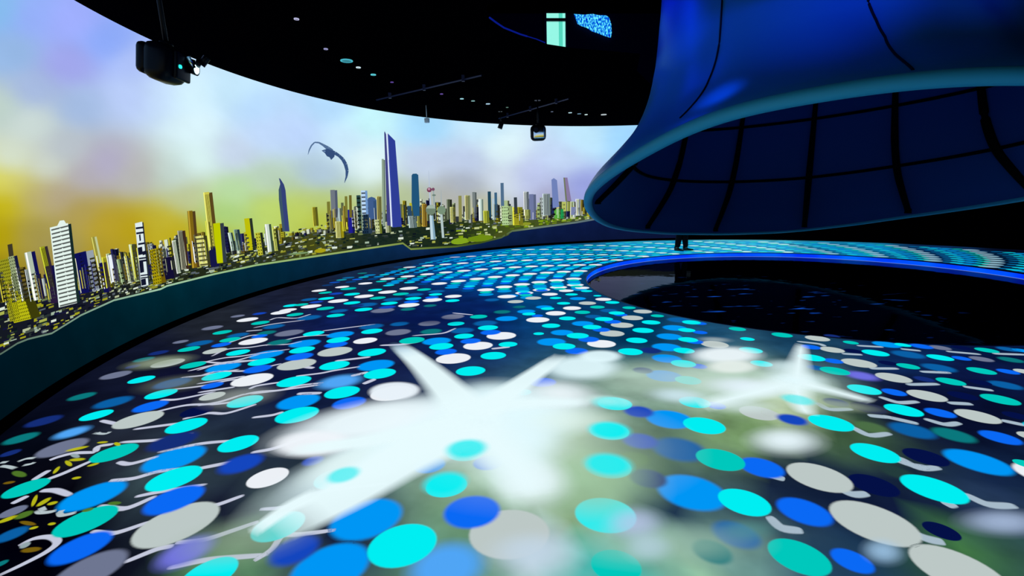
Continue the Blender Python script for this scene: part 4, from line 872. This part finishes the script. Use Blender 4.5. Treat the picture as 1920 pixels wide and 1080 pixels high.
# ------------------------------------------------------------ person standing behind the pool
def limb_obj(name, chains, mat, parent, sub=2):
    """one continuous skin-modifier surface from joint chains [(parent index, pos, radius)]"""
    me = bpy.data.meshes.new(name); vs = [c[1] for c in chains]; es = [(c[0], i) for i, c in enumerate(chains) if c[0] is not None]
    me.from_pydata(vs, es, []); o = bpy.data.objects.new(name, me); COL.objects.link(o); o.parent = parent
    sk = o.modifiers.new('skin', 'SKIN'); sk.use_smooth_shade = True
    for i, c in enumerate(chains):
        r_ = c[2] if isinstance(c[2], tuple) else (c[2], c[2]); me.skin_vertices[0].data[i].radius = r_
        me.skin_vertices[0].data[i].use_root = (c[0] is None)
    s_ = o.modifiers.new('sub', 'SUBSURF'); s_.levels = sub; s_.render_levels = sub
    me.materials.append(mat); return o
fx, fy = onz(1279, 470.5)
fx2, fy2 = fx, fy
person = empty('person', (fx, fy, 0), 'person in black standing behind the pool, only the lower legs showing below the canopy', 'person')
skin = principled('skin', (.35, .2, .13), .5); cloth = principled('black_cloth', (.004, .004, .006), .8, spec=.1); shoe_m = principled('black_shoe', (.003, .003, .003), .4); hair_m = principled('dark_hair', (.01, .008, .006), .6)
# x to the photo's right, y away from the camera
B_ = [(None, (0, 0, .95), (.15, .11)), (0, (0, 0, 1.12), (.13, .10)), (1, (0, 0, 1.30), (.16, .11)), (2, (0, 0, 1.43), (.10, .08)), (3, (0, 0, 1.50), .05), (4, (0.01, -.01, 1.57), .06), (5, (.02, -.02, 1.64), (.072, .09)), (6, (.015, -.01, 1.71), (.062, .078)),
      (3, (-.17, .01, 1.41), .055), (8, (-.22, .02, 1.15), .043), (9, (-.20, -.05, .92), .033), (10, (-.195, -.08, .85), (.03, .02)),
      (3, (.17, .0, 1.41), .055), (12, (.22, .01, 1.15), .043), (13, (.21, -.06, .92), .033), (14, (.205, -.09, .85), (.03, .02)),
      (0, (-.09, 0, .86), .095), (16, (-.07, .0, .50), .068), (17, (-.10, .02, .30), .060), (18, (-.12, .03, .10), .048), (19, (-.12, .02, .05), .045),
      (0, (.09, 0, .86), .095), (21, (.04, -.02, .50), .068), (22, (.06, -.01, .30), .060), (23, (.10, .02, .10), .048), (24, (.105, .02, .05), .045)]
limb_obj('body', [(a, b, c) for a, b, c in B_], skin, person)
# trousers and top follow the body
TR = [(None, (0, 0, .97), (.16, .12)), (0, (-.09, 0, .86), .105), (1, (-.07, .0, .50), .090), (2, (-.10, .02, .30), .084), (3, (-.12, .03, .075), .070), (0, (.09, 0, .86), .105), (5, (.04, -.02, .50), .090), (6, (.06, -.01, .30), .080), (7, (.10, .02, .075), .064)]
limb_obj('trousers', TR, cloth, person)
TP = [(None, (0, 0, .93), (.17, .13)), (0, (0, 0, 1.12), (.15, .12)), (1, (0, 0, 1.30), (.175, .125)), (2, (0, 0, 1.43), (.115, .095)), (3, (-.17, .01, 1.41), .068), (4, (-.22, .02, 1.15), .055), (5, (-.20, -.05, .94), .045), (3, (.17, 0, 1.41), .068), (7, (.22, .01, 1.15), .055), (8, (.21, -.06, .94), .045)]
limb_obj('jacket', TP, cloth, person)
def shoe(x, y, ang, L_=.26):
    mb = MB(); rows = []
    for i in range(11):
        t = i/10; w_ = .042*math.sin(math.pi*(.18+.7*t))+.008; h_ = .085*(1-t)**.8+.04 if t < .5 else .05*(1.55-t*1.0)+.015
        c = -L_*.30+L_*t
        rows.append([(c, w_*math.cos(a), max(0.002, h_*.5+h_*.5*math.sin(a))) for a in [2*math.pi*k/12 for k in range(12)]])
    ids = mb.grid(rows, closed=True); mb.face(ids[0]); mb.face(ids[-1][::-1])
    R_ = Matrix.Rotation(ang, 3, 'Z'); mb.v = [tuple(R_ @ Vector(v)+Vector((x, y, 0))) for v in mb.v]
    mb.build('shoe', shoe_m, person)
shoe(-.12, .02, math.radians(-50), .25); shoe(.105, .02, math.radians(-8))
for sx in (-1, 1):   # hands: palm, four fingers and a thumb
    wx = .2*sx; H = [(None, (wx, -.075, .87), (.030, .018)), (0, (wx, -.09, .82), (.036, .016))]
    for k in range(4):
        q = (-1.5+k)*.019; ln = (.062, .074, .070, .054)[k]; base = len(H)
        H += [(1, (wx+q*.5, -.095+q, .795), .009), (base, (wx+q*.5-.006*sx, -.103+q, .795-ln*.55), .008), (base+1, (wx+q*.5-.016*sx, -.105+q, .795-ln), .007)]
    base = len(H); H += [(0, (wx-.012*sx, -.115, .835), .010), (base, (wx-.02*sx, -.128, .80), .009)]
    limb_obj('hand', H, skin, person, 1)
mb = MB()
for i in range(1):
    bm = bmesh.new(); bmesh.ops.create_uvsphere(bm, u_segments=20, v_segments=12, radius=1); bmesh.ops.scale(bm, vec=(.083, .098, .10), verts=bm.verts)
    bmesh.ops.delete(bm, geom=[v for v in bm.verts if v.co.z < -.02 and v.co.y < .03], context='VERTS'); mb.bm(bm, (.017, .005, 1.695), smooth=True)
mb.build('hair', hair_m, person)
M_eye = principled('eye', (.6, .6, .6), .2)
for sx in (-1, 1):
    mb = MB(); bm = bmesh.new(); bmesh.ops.create_uvsphere(bm, u_segments=10, v_segments=8, radius=.011); mb.bm(bm, (.018+sx*.03, -.105, 1.665), smooth=True)
    mb.build('eye', M_eye, person)
mb = MB(); mb.cyl((.018, -.10, 1.665), (.018, -.135, 1.63), .006, .014, 10); mb.build('nose', skin, person)
mb = MB(); mb.box((.018, -.108, 1.60), (.045, .012, .010), bev=.004); mb.build('mouth', principled('lips', (.35, .12, .1), .5), person)
for sx in (-1, 1):
    mb = MB(); mb.box((.018+sx*.075, 0, 1.655), (.014, .03, .055), bev=.006); mb.build('ear', skin, person)
print('lattice dots', cnt, 'hand dots', len(placed))
